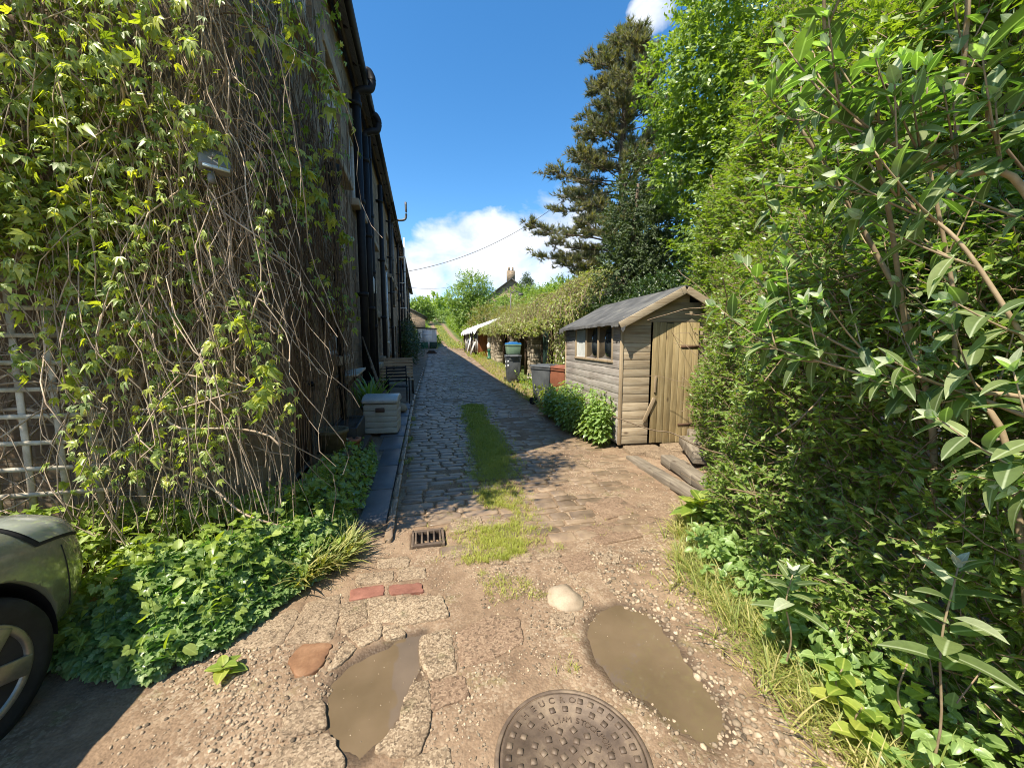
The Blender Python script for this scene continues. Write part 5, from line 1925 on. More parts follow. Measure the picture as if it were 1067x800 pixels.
# dense upper cover
P = clumps(1150, lambda n: np.column_stack([rng.uniform(-4.2, -1.25, n), 3.06 - rng.random(n) ** 1.5 * .55, 2.95 + rng.random(n) ** .8 * 2.8]), (.12, .07, .11), 9)
creep_leaves(P, (0, -1, 0))
P = clumps(560, lambda n: np.column_stack([rng.uniform(-4.0, -1.8, n), 3.06 - rng.random(n) ** 1.5 * .34, 2.05 + rng.random(n) * 1.2]), (.12, .07, .10), 8)
creep_leaves(P, (0, -1, 0))
P = clumps(150, lambda n: np.column_stack([rng.uniform(-2.25, -1.5, n), 3.05 - rng.random(n) * .22, .7 + rng.random(n) * 2.2]), (.08, .06, .12), 6)
creep_leaves(P, (0, -1, 0), .04, .075)
P = clumps(14, lambda n: np.column_stack([rng.uniform(-3.4, -2.2, n), 3.1 - rng.random(n) * .15, .8 + rng.random(n) * 1.2]), (.08, .06, .1), 5)
creep_leaves(P, (0, -1, 0), .055, .09)
# hanging leafy strands over the corner
for (x, y, z0, z1) in ((-1.25, 2.95, 2.9, .9), (-1.02, 2.95, 2.5, 1.0), (-1.5, 2.95, 2.6, .8), (-1.85, 2.92, 2.8, 1.0), (-2.1, 2.92, 2.4, .8), (-1.7, 2.82, 3.3, 1.9), (-2.25, 2.8, 3.4, 1.7), (-2.5, 2.84, 3.0, 1.9), (-1.42, 2.85, 3.4, 2.3), (-2.0, 2.84, 1.9, .7), (-1.62, 2.9, 1.9, .7), (-1.33, 2.9, 1.8, .75), (-1.12, 3.2, 3.9, 2.4), (-1.0, 3.5, 3.7, 2.6)):
    k = 26
    z = np.linspace(z0, z1, k)
    P = np.column_stack([x + .07 * np.sin(z * 4 + x * 9) + rng.normal(0, .035, k), y + rng.normal(0, .035, k), z])
    creep_leaves(np.repeat(P, 3, 0) + rnd3(3 * k, .045), (.1, -1, 0), .038, .072)
# lane side
P = clumps(100, lambda n: np.column_stack([-1.12 + rng.random(n) * .2, 3.3 + rng.random(n) ** 1.3 * 2.9, 1.2 + rng.random(n) * 4.4]), (.06, .12, .13), 5)
creep_leaves(P, (1, -.2, 0), .055, .095)
P = clumps(42, lambda n: np.column_stack([-1.18 + rng.random(n) * .22, rng.uniform(3.3, 5.4, n), rng.uniform(4.2, 6.1, n)]), (.07, .12, .13), 8)
creep_leaves(P, (1, -.2, 0), .055, .10)
for P in ([(-1.1, 3.1, 3.75), (-.75, 3.3, 3.62), (-.62, 3.6, 3.5)], [(-1.0, 3.6, 3.1), (-.85, 4.2, 2.9), (-.8, 4.5, 2.7)], [(-1.15, 2.8, 1.9), (-1.05, 2.85, 1.4), (-1.1, 2.8, 1.2)]):
    q_ = smooth_path(P, 7)
    creep_leaves(np.repeat(q_, 2, 0) + rnd3(len(q_) * 2, .03), (.6, -.5, 0), .08, .13)
P = rnd3(60, 1) * A((.10, .04, .09)) + A((-1.27, 2.80, 2.80))
P = P[(np.abs(P[:, 0] + 1.235) > .07) | (P[:, 2] > 2.78)]
creep_leaves(P, (0, -1, 0), .05, .09)
b.build('leaves', m_creep, CR)

# ---------------------------------------------------------------- weeds at the foot of the house
GC1 = [(-1.60, 2.12), (-1.34, 2.0), (-1.06, 2.2), (-.92, 2.46), (-.74, 2.72), (-.62, 3.02), (-.66, 3.4), (-1.3, 3.0), (-1.75, 2.75), (-2.0, 2.3)]
def fill(poly, n, hfun):
    P = A(poly)
    lo, hi = P.min(0), P.max(0)
    q_ = rng.uniform(lo, hi, (int(n * 2.6), 2))
    d = sdist(q_[:, 0], q_[:, 1], poly)
    q_, d = q_[d < 0][:n], d[d < 0][:n]
    return q_, -d
q_, d = fill(GC1, 8500, None)
hh = np.clip(.05 + d * 1.1, .05, .34) * (.75 + .35 * fbm(np.column_stack([q_, q_[:, 0] * 0]) * 4, 2, 6)) * (1 + .35 * sstep(2.3, 3.0, q_[:, 1]))
# keep the wheel clear
b = MB()
z = hh * (1 - rng.random(len(q_)) ** 1.7 * .85)
P = np.column_stack([q_, z + .02])
n = len(P)
slope = np.column_stack([.5 * np.ones(n), -.45 * np.ones(n), np.zeros(n)])
T = slope * .8 + rnd3(n, .55) - A((0, 0, .15))
N = A((0, 0, 1)) + rnd3(n, .28) + slope * .25
b.leaf(P, N, T, rng.uniform(.042, .078, n), T_TERN)
S_ = np.column_stack([q_[::4], np.zeros(len(q_[::4]))])
b.tubes(np.stack([S_, S_ * .3 + P[::4] * .7 + rnd3(len(S_), .01), P[::4]], 1), .0016, 3)
gc = b.build('ground_cover', m_cover1)
tag(gc, kind='stuff')
q_, d = fill(GC1, 150, None)
P = np.column_stack([q_, np.clip(.1 + d * 1.15, .1, .42) * rng.uniform(.7, 1.25, len(q_))])
b = MB()
for i_ in range(3):
    b.leaf(P + rnd3(len(P), .02), A((.2, -.2, 1)) + rnd3(len(P), .3), A((.4, -.4, 0)) + rnd3(len(P), .7), rng.uniform(.03, .085, len(P)), (T_LOBE, T_BROAD, T_TERN)[i_])
S_ = np.column_stack([q_, 0 * q_[:, 0]])
b.tubes(np.stack([S_, S_ * .4 + P * .6 + rnd3(len(S_), .015), P], 1), .0016, 3)
tag(b.build('mixed_weeds', m_cover2), kind='stuff')
GC2 = [(-3.4, 2.75), (-2.0, 2.65), (-1.45, 2.85), (-.95, 3.05), (-.66, 3.35), (-.62, 4.0), (-.64, 5.2), (-.82, 6.3), (-1.0, 6.6), (-1.3, 6.2), (-1.3, 3.6), (-3.4, 3.4)]
q_, d = fill(GC2, 5200, None)
hh = np.clip(.08 + d * 1.5, .06, .52) * (.8 + .4 * fbm(np.column_stack([q_, q_[:, 0] * 0]) * 3, 2, 16)) * (1 - .25 * sstep(3.6, 5, q_[:, 1]))
z = hh * (1 - rng.random(len(q_)) ** 1.8 * .9)
P = np.column_stack([q_, z + .02])
n = len(P)
b = MB()
T = A((.45, -.6, -.1)) + rnd3(n, .55)
N = A((.15, -.2, 1)) + rnd3(n, .33)
far = q_[:, 1] > 3.9
b.leaf(P[~far], N[~far], T[~far], rng.uniform(.06, .115, n)[~far], T_LOBE)
b.leaf(P[far], N[far], T[far], rng.uniform(.035, .07, n)[far], T_BROAD)
S_ = np.column_stack([q_[::5], np.zeros(len(q_[::5]))])
b.tubes(np.stack([S_, S_ * .3 + P[::5] * .7 + rnd3(len(S_), .015), P[::5]], 1), .002, 3)
tag(b.build('broad_weeds', m_cover2), kind='stuff')


T_THIN = tpl(T_BLADE[0] * A((.55, 1, 1)), [(0, 1, 3, 2), (2, 3, 5, 4), (4, 5, 6)])


def tufts(b, P, k, L, spread=.5, tplx=T_BLADE, up=1.0, lean=(0, 0, 0)):
    n = len(P)
    Q = np.repeat(P, k, 0) + np.column_stack([rnd3(n * k, .012)[:, :2], np.zeros(n * k)])
    a = rng.random(n * k) * 2 * np.pi
    hor = np.column_stack([np.cos(a), np.sin(a), np.zeros(n * k)])
    T = A((0, 0, up)) + hor * rng.uniform(.1, spread, (n * k, 1)) * 1.3 + A(lean)
    N = -hor + A((0, 0, .3))
    Ls = np.repeat(np.broadcast_to(A(L), (n,)), k) * rng.uniform(.55, 1.2, n * k)
    # template normal points away from the droop: blades bend outwards
    b.leaf(Q, -N * -1.0, T, Ls, tplx)


# grass clump leaning over the slabs
b = MB()
n = 110
x = rng.uniform(-.90, -.58, n)
y = 2.55 + (x + .9) * .95 + rng.uniform(0, .30, n)
k_ = in_poly_any(x, y, [GC1]) | (rng.random(n) < .5)
tufts(b, np.column_stack([x, y, 0 * x])[k_], 9, .23, .8, lean=(.18, -.12, 0))
tag(b.build('grass_clump', m_grass), 'arching green grass clump spilling over the edge of the weed bed', 'grass')

# turf strip up the middle of the lane, verge grass and tufts in the joints
b = MB()
n = 9000
y = 2.65 + rng.random(n) ** 1.25 * 7.2
cx = .60 + .06 * (y - 3) + .20 * sstep(3.6, 5.5, y)
x = cx + rng.normal(0, .17, n) * (1 - .2 * sstep(4, 6, y))
m_ = fbm(np.column_stack([x * 3.1, y * 2.3, 0 * x]), 3, 31) > -.24 + .35 * (1 - sstep(2.5, 2.8, y)) - .10 * sstep(4.5, 6, y) + .3 * (rng.random(n) - .5)
m_ &= ~((y > 4.0) & (y < 4.35) & (rng.random(n) < .6))
x, y = x[m_], y[m_]
tufts(b, np.column_stack([x, y, Hd(x, y) + .006]), 7, .045 + .035 * sstep(4.2, 5.5, y), 1.2)
n = 420
for (xa, xb, ya, yb, n) in ((.35, .75, 2.15, 2.8, 260), (.3, .7, 1.6, 1.9, 60), (1.4, 1.9, 1.9, 3.4, 200), (-.36, -.2, 4.6, 8.5, 420), (-.3, 2.6, 10, 30, 700)):
    x = rng.uniform(xa, xb, n)
    y = rng.uniform(ya, yb, n)
    k_ = fbm(np.column_stack([x * 3, y * 3, 0 * x]), 2, 41) > .0
    if ya == 10:
        k_ &= np.abs(x - 1.15) < .35
        x = x + xo(y)
    x, y = x[k_], y[k_]
    tufts(b, np.column_stack([x, y, Hd(x, y) + .003]), 5, .045 if ya < 4 else .07, 1.1)
tag(b.build('turf', m_lanegrass), kind='stuff')
b = MB()
# verge under the hedge
VG = A([(1.42, .2), (1.52, .8), (1.60, 1.3), (1.66, 1.8), (1.78, 2.3), (2.1, 2.75), (2.45, 3.05)])
sg = rng.random(2400)
vx = np.interp(sg, np.linspace(0, 1, len(VG)), VG[:, 0]) + rng.normal(.12, .11, 2400)
vy = np.interp(sg, np.linspace(0, 1, len(VG)), VG[:, 1])
tufts(b, np.column_stack([vx, vy, Hd(vx, vy)]), 5, .04 + .17 * rng.random(2400) ** 2.2, 1.2, lean=(-.25, -.1, 0), tplx=T_THIN)
# far side of the lane and the hill track
n = 2600
y = rng.uniform(8, 34, n)
x = 2.75 + xo(y) + rng.random(n) ** 1.5 * 1.3
tufts(b, np.column_stack([x, y, Hs(x, y)]), 4, .10 + .10 * rng.random(n), .8)
n = 2600
y = rng.uniform(37, 72, n)
x = 3.25 - (y - 40) * .0172 + rng.uniform(-.75, .75, n) + (rng.random(n) < .5) * rng.choice([-2.6, 2.6], n)
tufts(b, np.column_stack([x, y, Hs(x, y)]), 3, .3, .7)
tag(b.build('verge_grass', m_grass), kind='stuff')

# ---------------------------------------------------------------- right hand hedges
def hedge(path, zmax, n, bulge=.3, amp=.3, depth=.45, zmin=0.0, seed=0, kz=1.0, fr=1.5):
    P = A(path)
    seg = np.linalg.norm(np.diff(P, axis=0), axis=1)
    cum = np.concatenate([[0], np.cumsum(seg)])
    s_ = rng.random(n) * cum[-1]
    x = np.interp(s_, cum, P[:, 0]); y = np.interp(s_, cum, P[:, 1])
    dx = np.interp(s_ + .05, cum, P[:, 0]) - np.interp(s_ - .05, cum, P[:, 0]); dy = np.interp(s_ + .05, cum, P[:, 1]) - np.interp(s_ - .05, cum, P[:, 1])
    nr_ = unit(np.column_stack([-dy, dx]))
    h = np.interp(s_, cum, zmax) if np.ndim(zmax) else zmax
    z = zmin + (h - zmin) * rng.random(n) ** kz
    t = z / h
    q_ = np.column_stack([x, y, z])
    disp = bulge * np.sin(np.pi * np.clip(t, 0, 1) ** .8) - .8 * sstep(.75, 1.05, t) * bulge * 2
    disp = disp + amp * fbm(q_ * fr, 3, seed)
    ins = rng.random(n) ** 2.2 * depth
    q_[:, :2] += nr_ * (disp - ins)[:, None]
    q_[:, 2] += Hs(q_[:, 0], q_[:, 1]) * .8
    out = np.column_stack([nr_, .35 + .5 * sstep(.6, 1, t)])
    return q_, unit(out)


def sprays(b, Q, O, L, k, size, T_=T_SM, up=.6, rndv=.6, droop=.12, wood=None, face=.6):
    D = O * .55 + rnd3(len(Q), rndv * .6) + A((0, 0, .25))
    Ls = rng.uniform(.6, 1.3, len(Q)) * L
    P, N, T, t = spray(Q - unit(D) * Ls[:, None] * .5, D, Ls, k, up=up, droop=droop)
    N = N + np.repeat(A(O), k, 0) * face
    r0 = np.repeat(rng.random(len(Q)), k)
    r = np.clip(r0 * .5 + .5 * rng.random(len(P)) * .7 + .25 * t * .6, 0, 1)
    b.leaf(P, N, T, rng.uniform(size[0], size[1], len(P)), T_, r)
    if wood is not None:
        Dn = unit(D)
        B = Q - Dn * Ls[:, None] * .9
        E = Q + Dn * Ls[:, None] * .45
        wood.tubes(np.stack([B, (B + E) / 2 + rnd3(len(Q), .02), E], 1), rng.uniform(.0015, .003, len(Q)), 3)


HP = [(1.95, -.9), (1.92, .2), (1.96, 1.0), (2.1, 1.9), (2.6, 2.7), (3.05, 3.38), (3.52, 4.0), (4.15, 4.55), (5.0, 5.0)]
hd = thing('hedge', 'dense small-leaved green hedge crowding the yard from the shed to the verge', 'hedge', (2.4, 2, 0))
o2 = A((-2.4, -2, 0))
b, wd = MB(), MB()
Q, O = hedge(HP, [2.2, 2.2, 2.3, 2.4, 2.4, 2.5, 2.5, 2.3, 2.2], 9500, bulge=.12, amp=.34, depth=.45, seed=3, fr=2.1)
sprays(b, Q + o2, O, .20, 13, (.026, .05), T_SM, wood=wd)
Q, O = hedge(HP, 2.3, 2600, bulge=.0, amp=.15, depth=.5, seed=3)
sprays(b, Q + o2 + A((.35, .1, 0)), O, .3, 8, (.05, .08), T_SM)
b.build('leaves', m_hedge, hd)
n = 130
s_, O = hedge(HP, 2.2, n, bulge=.1, amp=.2, depth=.3, seed=3)
e_n = s_ + O * rng.uniform(-.1, .2, (n, 1)) + rnd3(n, .35)
wd.tubes(wander(s_ + o2, e_n + o2, 0, .12, 2.2), rng.uniform(.002, .005, n), 4)
for i in range(26):
    s0 = rng.random()
    p = A([np.interp(s0, np.linspace(0, 1, len(HP)), A(HP)[:, 0]) + .4, np.interp(s0, np.linspace(0, 1, len(HP)), A(HP)[:, 1]), 0])
    wd.tube(np.stack([p, p + A((rng.normal(0, .1), rng.normal(0, .1), .8)), p + A((rng.normal(-.1, .2), rng.normal(0, .2), 2.1))]) + o2, [.022, .016, .008], 7, sub=4)
wd.build('stems', m_twig, hd)

# upper tall privet behind, leaning over the hedge
pv = thing('tall_shrub', 'tall bright green shrub with glossy pointed leaves rising behind the hedge and shed', 'shrub', (4.2, 4.5, 0))
o2 = A((-4.2, -4.5, 0))
b, wd = MB(), MB()
HP2 = [(2.8, -.9), (2.8, .3), (2.95, 1.4), (3.25, 2.3), (3.65, 3.1), (4.05, 3.9), (4.45, 4.6), (4.85, 5.4), (5.3, 6.0)]
Q, O = hedge(HP2, [5.2, 5.0, 4.6, 4.4, 4.6, 5.4, 5.9, 5.8, 5.2], 10500, bulge=.3, amp=.6, depth=.7, zmin=1.6, seed=13, fr=.9)
sprays(b, Q + o2, O, .30, 13, (.042, .075), T_SM, wood=wd)
Q, O = hedge(HP2, [5.0, 4.8, 4.4, 4.2, 4.3, 5.0, 5.8, 6.2, 6.2], 2600, bulge=.3, amp=.4, depth=.8, zmin=1.0, seed=13, fr=.9)
sprays(b, Q + o2 + A((.5, .2, 0)), O, .4, 9, (.09, .13), T_SM)
n = 520
dd = unit(rnd3(n))
Q = A((1.35, .05, 4.35)) + dd * A((.75, 1.1, .4)) * rng.uniform(.3, 1.05, (n, 1))  # unseen foliage added overhead to throw shade on the hedge
sprays(b, Q + o2, dd * .5 + A((-.2, 0, .5)), .3, 12, (.05, .08), T_SM, wood=wd)
for e9 in ((1.0, -.4, 4.3), (1.2, .4, 4.5), (1.7, .8, 4.4)):  # limbs carrying the added overhead foliage
    wd.tube(A([(2.9, .3, 1.5), (2.4, .2, 3.2), (1.9, .1, 4.1), e9]) + o2, [.04, .03, .02, .008], 7, sub=5)
b.build('leaves', m_privet, pv)
for i in range(24):
    s0 = rng.random()
    p = A([np.interp(s0, np.linspace(0, 1, len(HP2)), A(HP2)[:, 0]) + .5, np.interp(s0, np.linspace(0, 1, len(HP2)), A(HP2)[:, 1]), .2])
    wd.tube(np.stack([p, p + A((rng.normal(0, .2), rng.normal(0, .2), 2.)), p + A((rng.normal(-.5, .3), rng.normal(0, .4), 4.2))]) + o2, [.035, .025, .01], 7, sub=4)
wd.build('stems', m_twig, pv)


def tree(name, label, cat, base, trunk, blobs, n, leafsize, mat, k=14, L=.5, tplx=T_SM, group=None, trad=.16, up=.5, bark=None, leafname='crown', fr=1.0, amp=.35, limbs=9):
    t_ = thing(name, label, cat, base, group=group)
    b = MB()
    H = trunk
    b.tube([(0, 0, -.2), (trad * .5, 0, H * .4), (-trad * .3, trad * .3, H * .75), (0, 0, H)], [trad, trad * .8, trad * .5, trad * .2], 9, sub=5)
    bl = A(blobs)
    for i in range(limbs):
        c = bl[i % len(bl)]
        tip = c[:3] + rnd3(1, .35)[0] * c[3:6]
        z0 = H * rng.uniform(.3, .8)
        b.tube([(0, 0, z0), A((0, 0, z0)) * .5 + tip * .5 + rnd3(1, .2)[0] * trad * 3, tip], [trad * .45, trad * .25, trad * .07], 6, sub=4)
    b.build('trunk', bark or m_bark, t_)
    b = MB()
    vol = bl[:, 3] * bl[:, 4] * bl[:, 5]
    ww = vol ** .67
    cnt = (n * ww / ww.sum()).astype(int)
    for c, m_ in zip(bl, cnt):
        d = unit(rnd3(m_))
        rr = 1 - rng.random(m_) ** 2.0 * .45
        rr = rr * (1 + amp * fbm((d * c[3:6] + c[:3] + A(base)) * fr, 3, 77))
        Q = c[:3] + d * c[3:6] * rr[:, None]
        O = unit(d / c[3:6])
        sprays(b, Q, O, L, k, leafsize, tplx, up=up)
    b.build(leafname, mat, t_)
    return t_


hz_ = lambda x, y: float(Hs(x, y))
# bright tree behind the shed
tree('broadleaf_tree', 'bright green broadleaf tree towering behind the garden shed, beside the dark cypress', 'tree', (6.7, 7.0, .3), 5.5,
     [(-.3, -.3, 3.6, 1.5, 1.4, 1.6), (-.3, .3, 5.4, 1.7, 1.6, 1.6), (-1.0, .2, 6.4, 1.3, 1.3, 1.3), (1.5, -.5, 4.2, 1.6, 1.6, 1.8), (.6, -1.2, 6.6, 1.4, 1.4, 1.3), (1.8, .3, 6.6, 1.6, 1.5, 1.5), (-.8, -.4, 7.5, 1.3, 1.3, 1.2), (.0, -1.0, 2.2, 1.1, 1.0, 1.3), (-.4, -.8, 5.0, 1.4, 1.3, 1.6), (.6, 0, 4.6, .9, .9, 2.6)], 9500, (.065, .115), m_privet, k=13, L=.42)
# dark cypress
tree('cypress', 'dark dense cypress column between the gold trailing shrub and the bright tree', 'tree', (5.6, 9.6, hz_(5.6, 9.6)), 5.6,
     [(0, 0, 1.2, 1.0, 1.0, 1.4), (-.1, 0, 2.8, 1.0, 1.0, 1.6), (0, .1, 4.6, .8, .8, 1.6), (.4, -.3, 2.0, 1.1, 1.1, 1.7), (.5, -.2, 3.9, .9, .9, 1.5)], 3400, (.05, .10), m_cyp, k=16, L=.42, up=.2, leafname='foliage', amp=.3, fr=2.2)
# ivy bank behind the shed
iv = thing('ivy_bank', 'dark glossy ivy smothering the bank behind the shed roof', 'ivy', (5.2, 8, 0))
b = MB()
Q, O = hedge([(4.75, 5.4), (4.9, 6.5), (4.9, 8.0), (4.7, 9.2), (4.6, 10.4), (5.2, 11.3)], [3.2, 3.3, 3.2, 3.0, 2.8, 2.6], 2200, bulge=.15, amp=.25, depth=.5, seed=23)
sprays(b, Q - A((5.2, 8, 0)), O, .3, 10, (.05, .09), T_LOBE, up=.3)
b.build('leaves', m_ivy, iv)
b = MB()
for i in range(14):
    yy = rng.uniform(5.4, 10.8)
    b.tube(A([(5.1, yy, -.1), (5.0, yy + .1, 1.2), (5.05, yy - .1, 2.6)]) - A((5.2, 8, 0)), [.03, .022, .01], 6, sub=4)
b.build('stems', m_bark, iv)

# ---------------------------------------------------------------- buddleia arching over the near side of the hedge
bd = thing('buddleia', 'large-leaved grey-green buddleia with bare tan canes arching out of the hedge', 'shrub', (1.95, .9, 0))
o2 = A((-1.95, -.9, 0))
b, wd = MB(), MB()
canes = [
    ([(2.1, .75, .3), (1.75, .68, 1.55), (1.50, .71, 1.99), (1.43, .8, 2.06), (1.34, .88, 2.15), (1.22, .97, 2.28)], .011),
    ([(1.45, .83, 2.12), (1.40, .9, 2.2), (1.34, .95, 2.26)], .008),
    ([(2.0, .6, .4), (1.72, .5, 1.8), (1.45, .52, 2.15), (1.2, .61, 2.32), (1.05, .7, 2.5)], .012),
    ([(2.05, 1.1, .05), (1.98, 1.06, .64), (1.95, 1.07, 1.16), (1.91, 1.1, 1.44), (1.88, 1.18, 1.75), (1.75, 1.26, 2.06), (1.66, 1.31, 2.25), (1.5, 1.36, 2.48)], .014),
    ([(1.9, .7, .3), (1.80, .81, 1.26), (1.77, .93, 1.46), (1.74, .95, 1.75), (1.6, .98, 2.2)], .011),
    ([(1.95, .5, 1.3), (1.64, .72, 1.45), (1.56, .88, 1.44), (1.45, 1.06, 1.51), (1.3, 1.2, 1.58)], .0075),
    ([(1.95, .5, 1.2), (1.64, .72, 1.40), (1.55, .9, 1.49), (1.46, 1.06, 1.58), (1.36, 1.2, 1.7)], .0075),
    ([(1.9, .5, 1.0), (1.60, .62, 1.42), (1.46, .66, 1.62), (1.38, .76, 1.87), (1.3, .85, 2.0)], .008),
    ([(1.8, 1.1, 1.6), (1.5, 1.05, 2.2), (1.29, 1.07, 2.49), (1.2, 1.04, 2.7)], .009),
    ([(2.3, 1.3, .6), (2.1, 1.2, 2.0), (1.9, 1.1, 2.9), (1.7, 1.1, 3.3)], .012),
    ([(2.1, .3, .6), (1.85, .4, 1.0), (1.65, .5, 1.2), (1.5, .6, 1.25)], .007)]


def budd_shoot(base, d, L, pairs, size):
    d = unit(A(d))
    tt = np.linspace(0, 1, 5)
    path = A(base) + d * L * tt[:, None] + A((0, 0, 1)) * (tt ** 2 * L * .15)[:, None]
    wd.tube(path + o2, np.linspace(.0035, .0018, 5), 5)
    a0 = rng.random() * 3
    for i in range(pairs):
        t = (i + .6) / pairs
        p = path[0] + (path[-1] - path[0]) * t
        ax1 = unit(np.cross(d, (0, 0, 1.)) + 1e-4)
        ax2 = np.cross(d, ax1)
        a = a0 + i * math.pi / 2
        for sgn in (1, -1):
            s_ = size * (1 - .35 * t) * rng.uniform(.8, 1.15)
            side = (ax1 * math.cos(a) + ax2 * math.sin(a)) * sgn
            T = side * .9 + d * (.35 + .5 * t) - A((0, 0, .28)) + rnd3(1, .12)[0]
            N = A((0, 0, 1)) + d * .3 + rnd3(1, .15)[0]
            b.leaf((p + o2)[None], N[None], T[None], s_, T_LANCE if rng.random() < .7 else T_LANCE2, rng.random(1) * .9)
    for i in range(4):
        a = i * math.pi / 2
        ax1 = unit(np.cross(d, (0, 0, 1.)) + 1e-4)
        ax2 = np.cross(d, ax1)
        T = d * 1.1 + (ax1 * math.cos(a) + ax2 * math.sin(a)) * .45
        b.leaf((path[-1] + o2)[None], (ax1 * math.cos(a) + ax2 * math.sin(a))[None] * -1, T[None], size * rng.uniform(.3, .5), T_LANCE2, .95 + .05 * rng.random(1))


T_LANCE2 = fine_leaf(.22, (.55, .9), .06, .22)
for P, r_ in canes:
    q_ = smooth_path(P, 6)
    wd.tube(q_ + o2, np.linspace(r_, r_ * .45, len(q_)), 8)
    for i in range(len(q_) // 3, len(q_), 4):
        dd = unit(q_[min(i + 1, len(q_) - 1)] - q_[i - 1])
        for _ in range(2):
            sd = unit(np.cross(dd, rnd3(1)[0]))
            d = dd * .5 + sd * .7 + A((-.15, .1, .45))
            budd_shoot(q_[i], d, rng.uniform(.12, .3), rng.integers(3, 5), rng.uniform(.085, .14))
    budd_shoot(q_[-1], q_[-1] - q_[-3] + A((0, 0, .02)), .25, 5, .13)
for i in range(26):
    p = A((rng.uniform(1.6, 2.2), rng.uniform(.3, 1.9), rng.uniform(1.7, 3.4)))
    p[0] = max(p[0], 1.62 + .2 * abs(p[1] - 1))
    budd_shoot(p, A((-.6, rng.uniform(-.3, .5), .5)) + rnd3(1, .3)[0], rng.uniform(.15, .3), 4, rng.uniform(.08, .13))
b.build('leaves', m_budd, bd, smooth=True)
wd.build('canes', m_cane, bd)


# ---------------------------------------------------------------- single weeds on the verge
def rosette(name, label, base, n, size, mat, tplx, h=.25, cat='weed', tips=False, spread=.9):
    t_ = thing(name, label, cat, base)
    s_ = MB(); s_.tube([(.06, .05, -.02), (.035, .01, h * .35), (-.01, .012, h * .7), (0, 0, h)], [.0045, .004, .0035, .0025], 6, sub=4); s_.build('stem', m_cane, t_)
    b = MB()
    for i in range(n):
        a = i * 2.4 + rng.random() * .3
        t = (i + .5) / n
        hor = A((math.cos(a), math.sin(a), 0))
        b.leaf(A([[0, 0, h * ((.60 + .40 * t) if tips else (.25 + .75 * t))]]), (A((0, 0, 1)) - hor * .3)[None], (hor * spread + A((0, 0, .15 + .5 * t)))[None], size * (1.15 - .45 * t), tplx)
    b.build('leaves', mat, t_, smooth=True)
    if tips:
        b = MB()
        for i in range(4):
            a = i * 1.57
            b.leaf(A([[0, 0, h]]), A([[math.cos(a), math.sin(a), 0]]) * -1., A([[math.cos(a) * .4, math.sin(a) * .4, 1.]]), size * .4, T_LANCE2)
        b.build('shoot_tip', m_buddtip, t_)
    return t_


rosette('buddleia_seedling', 'young buddleia with a star of broad pale leaves against the dark hedge foot', (1.62, .80, .0), 14, .15, m_budd, T_LANCE2, h=.90, tips=True)
rosette('buddleia_seedling', 'smaller bluish buddleia seedling at the verge between grass and hedge', (1.62, 1.33, .05), 14, .14, m_budd, T_LANCE2, h=.50, tips=True)
rosette('dock_plant', 'broad yellow-green dock plant in the verge beneath the small buddleia seedling', (1.66, 1.12, .02), 9, .10, m_dock, T_BROAD, h=.24, spread=1.1)
rosette('dock_plant', 'broad-leaved dock plant at the hedge foot near the timber sleepers', (2.28, 2.72, .06), 14, .22, m_dock, T_BROAD, h=.22)
rosette('dock_plant', 'low dock plant with yellowing leaves under the star-shaped buddleia', (1.60, 1.0, .02), 8, .09, m_dock, T_BROAD, h=.2, spread=1.1)
rosette('hogweed', 'leafy hogweed spreading lobed leaves below the buddleia canes', (1.72, .95, .0), 10, .11, m_cover2, T_LOBE, h=.42)
rosette('plantain', 'small plantain seedling on the bare ground in front of the weed bed', (-.98, 1.98, .0), 7, .09, m_dock, T_BROAD, h=.05, spread=1.2)
b = MB()
VG2 = VG + A((.26, 0))
sg = rng.random(420)
vx = np.interp(sg, np.linspace(0, 1, len(VG2)), VG2[:, 0]) + rng.normal(.05, .1, 420)
vy = np.interp(sg, np.linspace(0, 1, len(VG2)), VG2[:, 1])
Q = np.column_stack([vx, vy, Hs(vx, vy) + .03 + .22 * rng.random(420) ** 1.5])
sprays(b, Q, np.tile(A((-.6, -.2, .6)), (420, 1)), .16, 6, (.03, .065), T_BROAD, up=.9)
tag(b.build('verge_weeds', m_nettle, smooth=True), kind='stuff')

# nettles at the shed corner
nt_ = thing('nettle_clump', 'lush nettle clump growing against the lane side of the garden shed', 'nettles', (2.72, 6.3, 0))
b, wd = MB(), MB()
n = 210
y = rng.uniform(-1.0, 1.9, n)
x = rng.uniform(-.32, .14, n) * (1 - .25 * np.abs(y - .3)) + .06
hN = np.clip(.88 - .16 * (y - .2) ** 2, .25, .8) * rng.uniform(.6, 1.12, n) * (1 - .9 * np.clip(-x - .1, 0, .3))
S_ = np.column_stack([x, y, 0 * x])
E = S_ + np.column_stack([rng.normal(-.06, .05, n), rng.normal(-.03, .06, n), hN])
wd.tubes(np.stack([S_, (S_ + E) / 2 + rnd3(n, .015), E], 1), .003, 4)
for k in range(9):
    t = .25 + .75 * k / 8
    p = S_ + (E - S_) * t
    a = rng.random(n) * 6.28 if k == 0 else a + 1.57
    for sgn in (0, math.pi):
        hor = np.column_stack([np.cos(a + sgn), np.sin(a + sgn), np.zeros(n)])
        b.leaf(p, A((0, 0, 1)) - hor * .2 + rnd3(n, .2), hor + A((0, 0, -.25)) + rnd3(n, .15), rng.uniform(.08, .14, n) * (1.15 - .45 * t), ovate(.3, .06, .15))
b.build('leaves', m_nettle, nt_)
wd.build('stems', m_cover2, nt_)

# plants in the tub behind the storage box
tb_ = thing('potted_iris', 'tall strappy green leaves growing in the grey tub', 'plant', (-1.02, 8.0, .30))
b = MB()
tufts(b, rnd3(26, .06) * A((1, 1, 0)), 3, .75, .5, tplx=tpl(T_BLADE[0] * A((1.1, 1, 1)), [(0, 1, 3, 2), (2, 3, 5, 4), (4, 5, 6)]))
b.build('leaves', m_nettle, tb_)

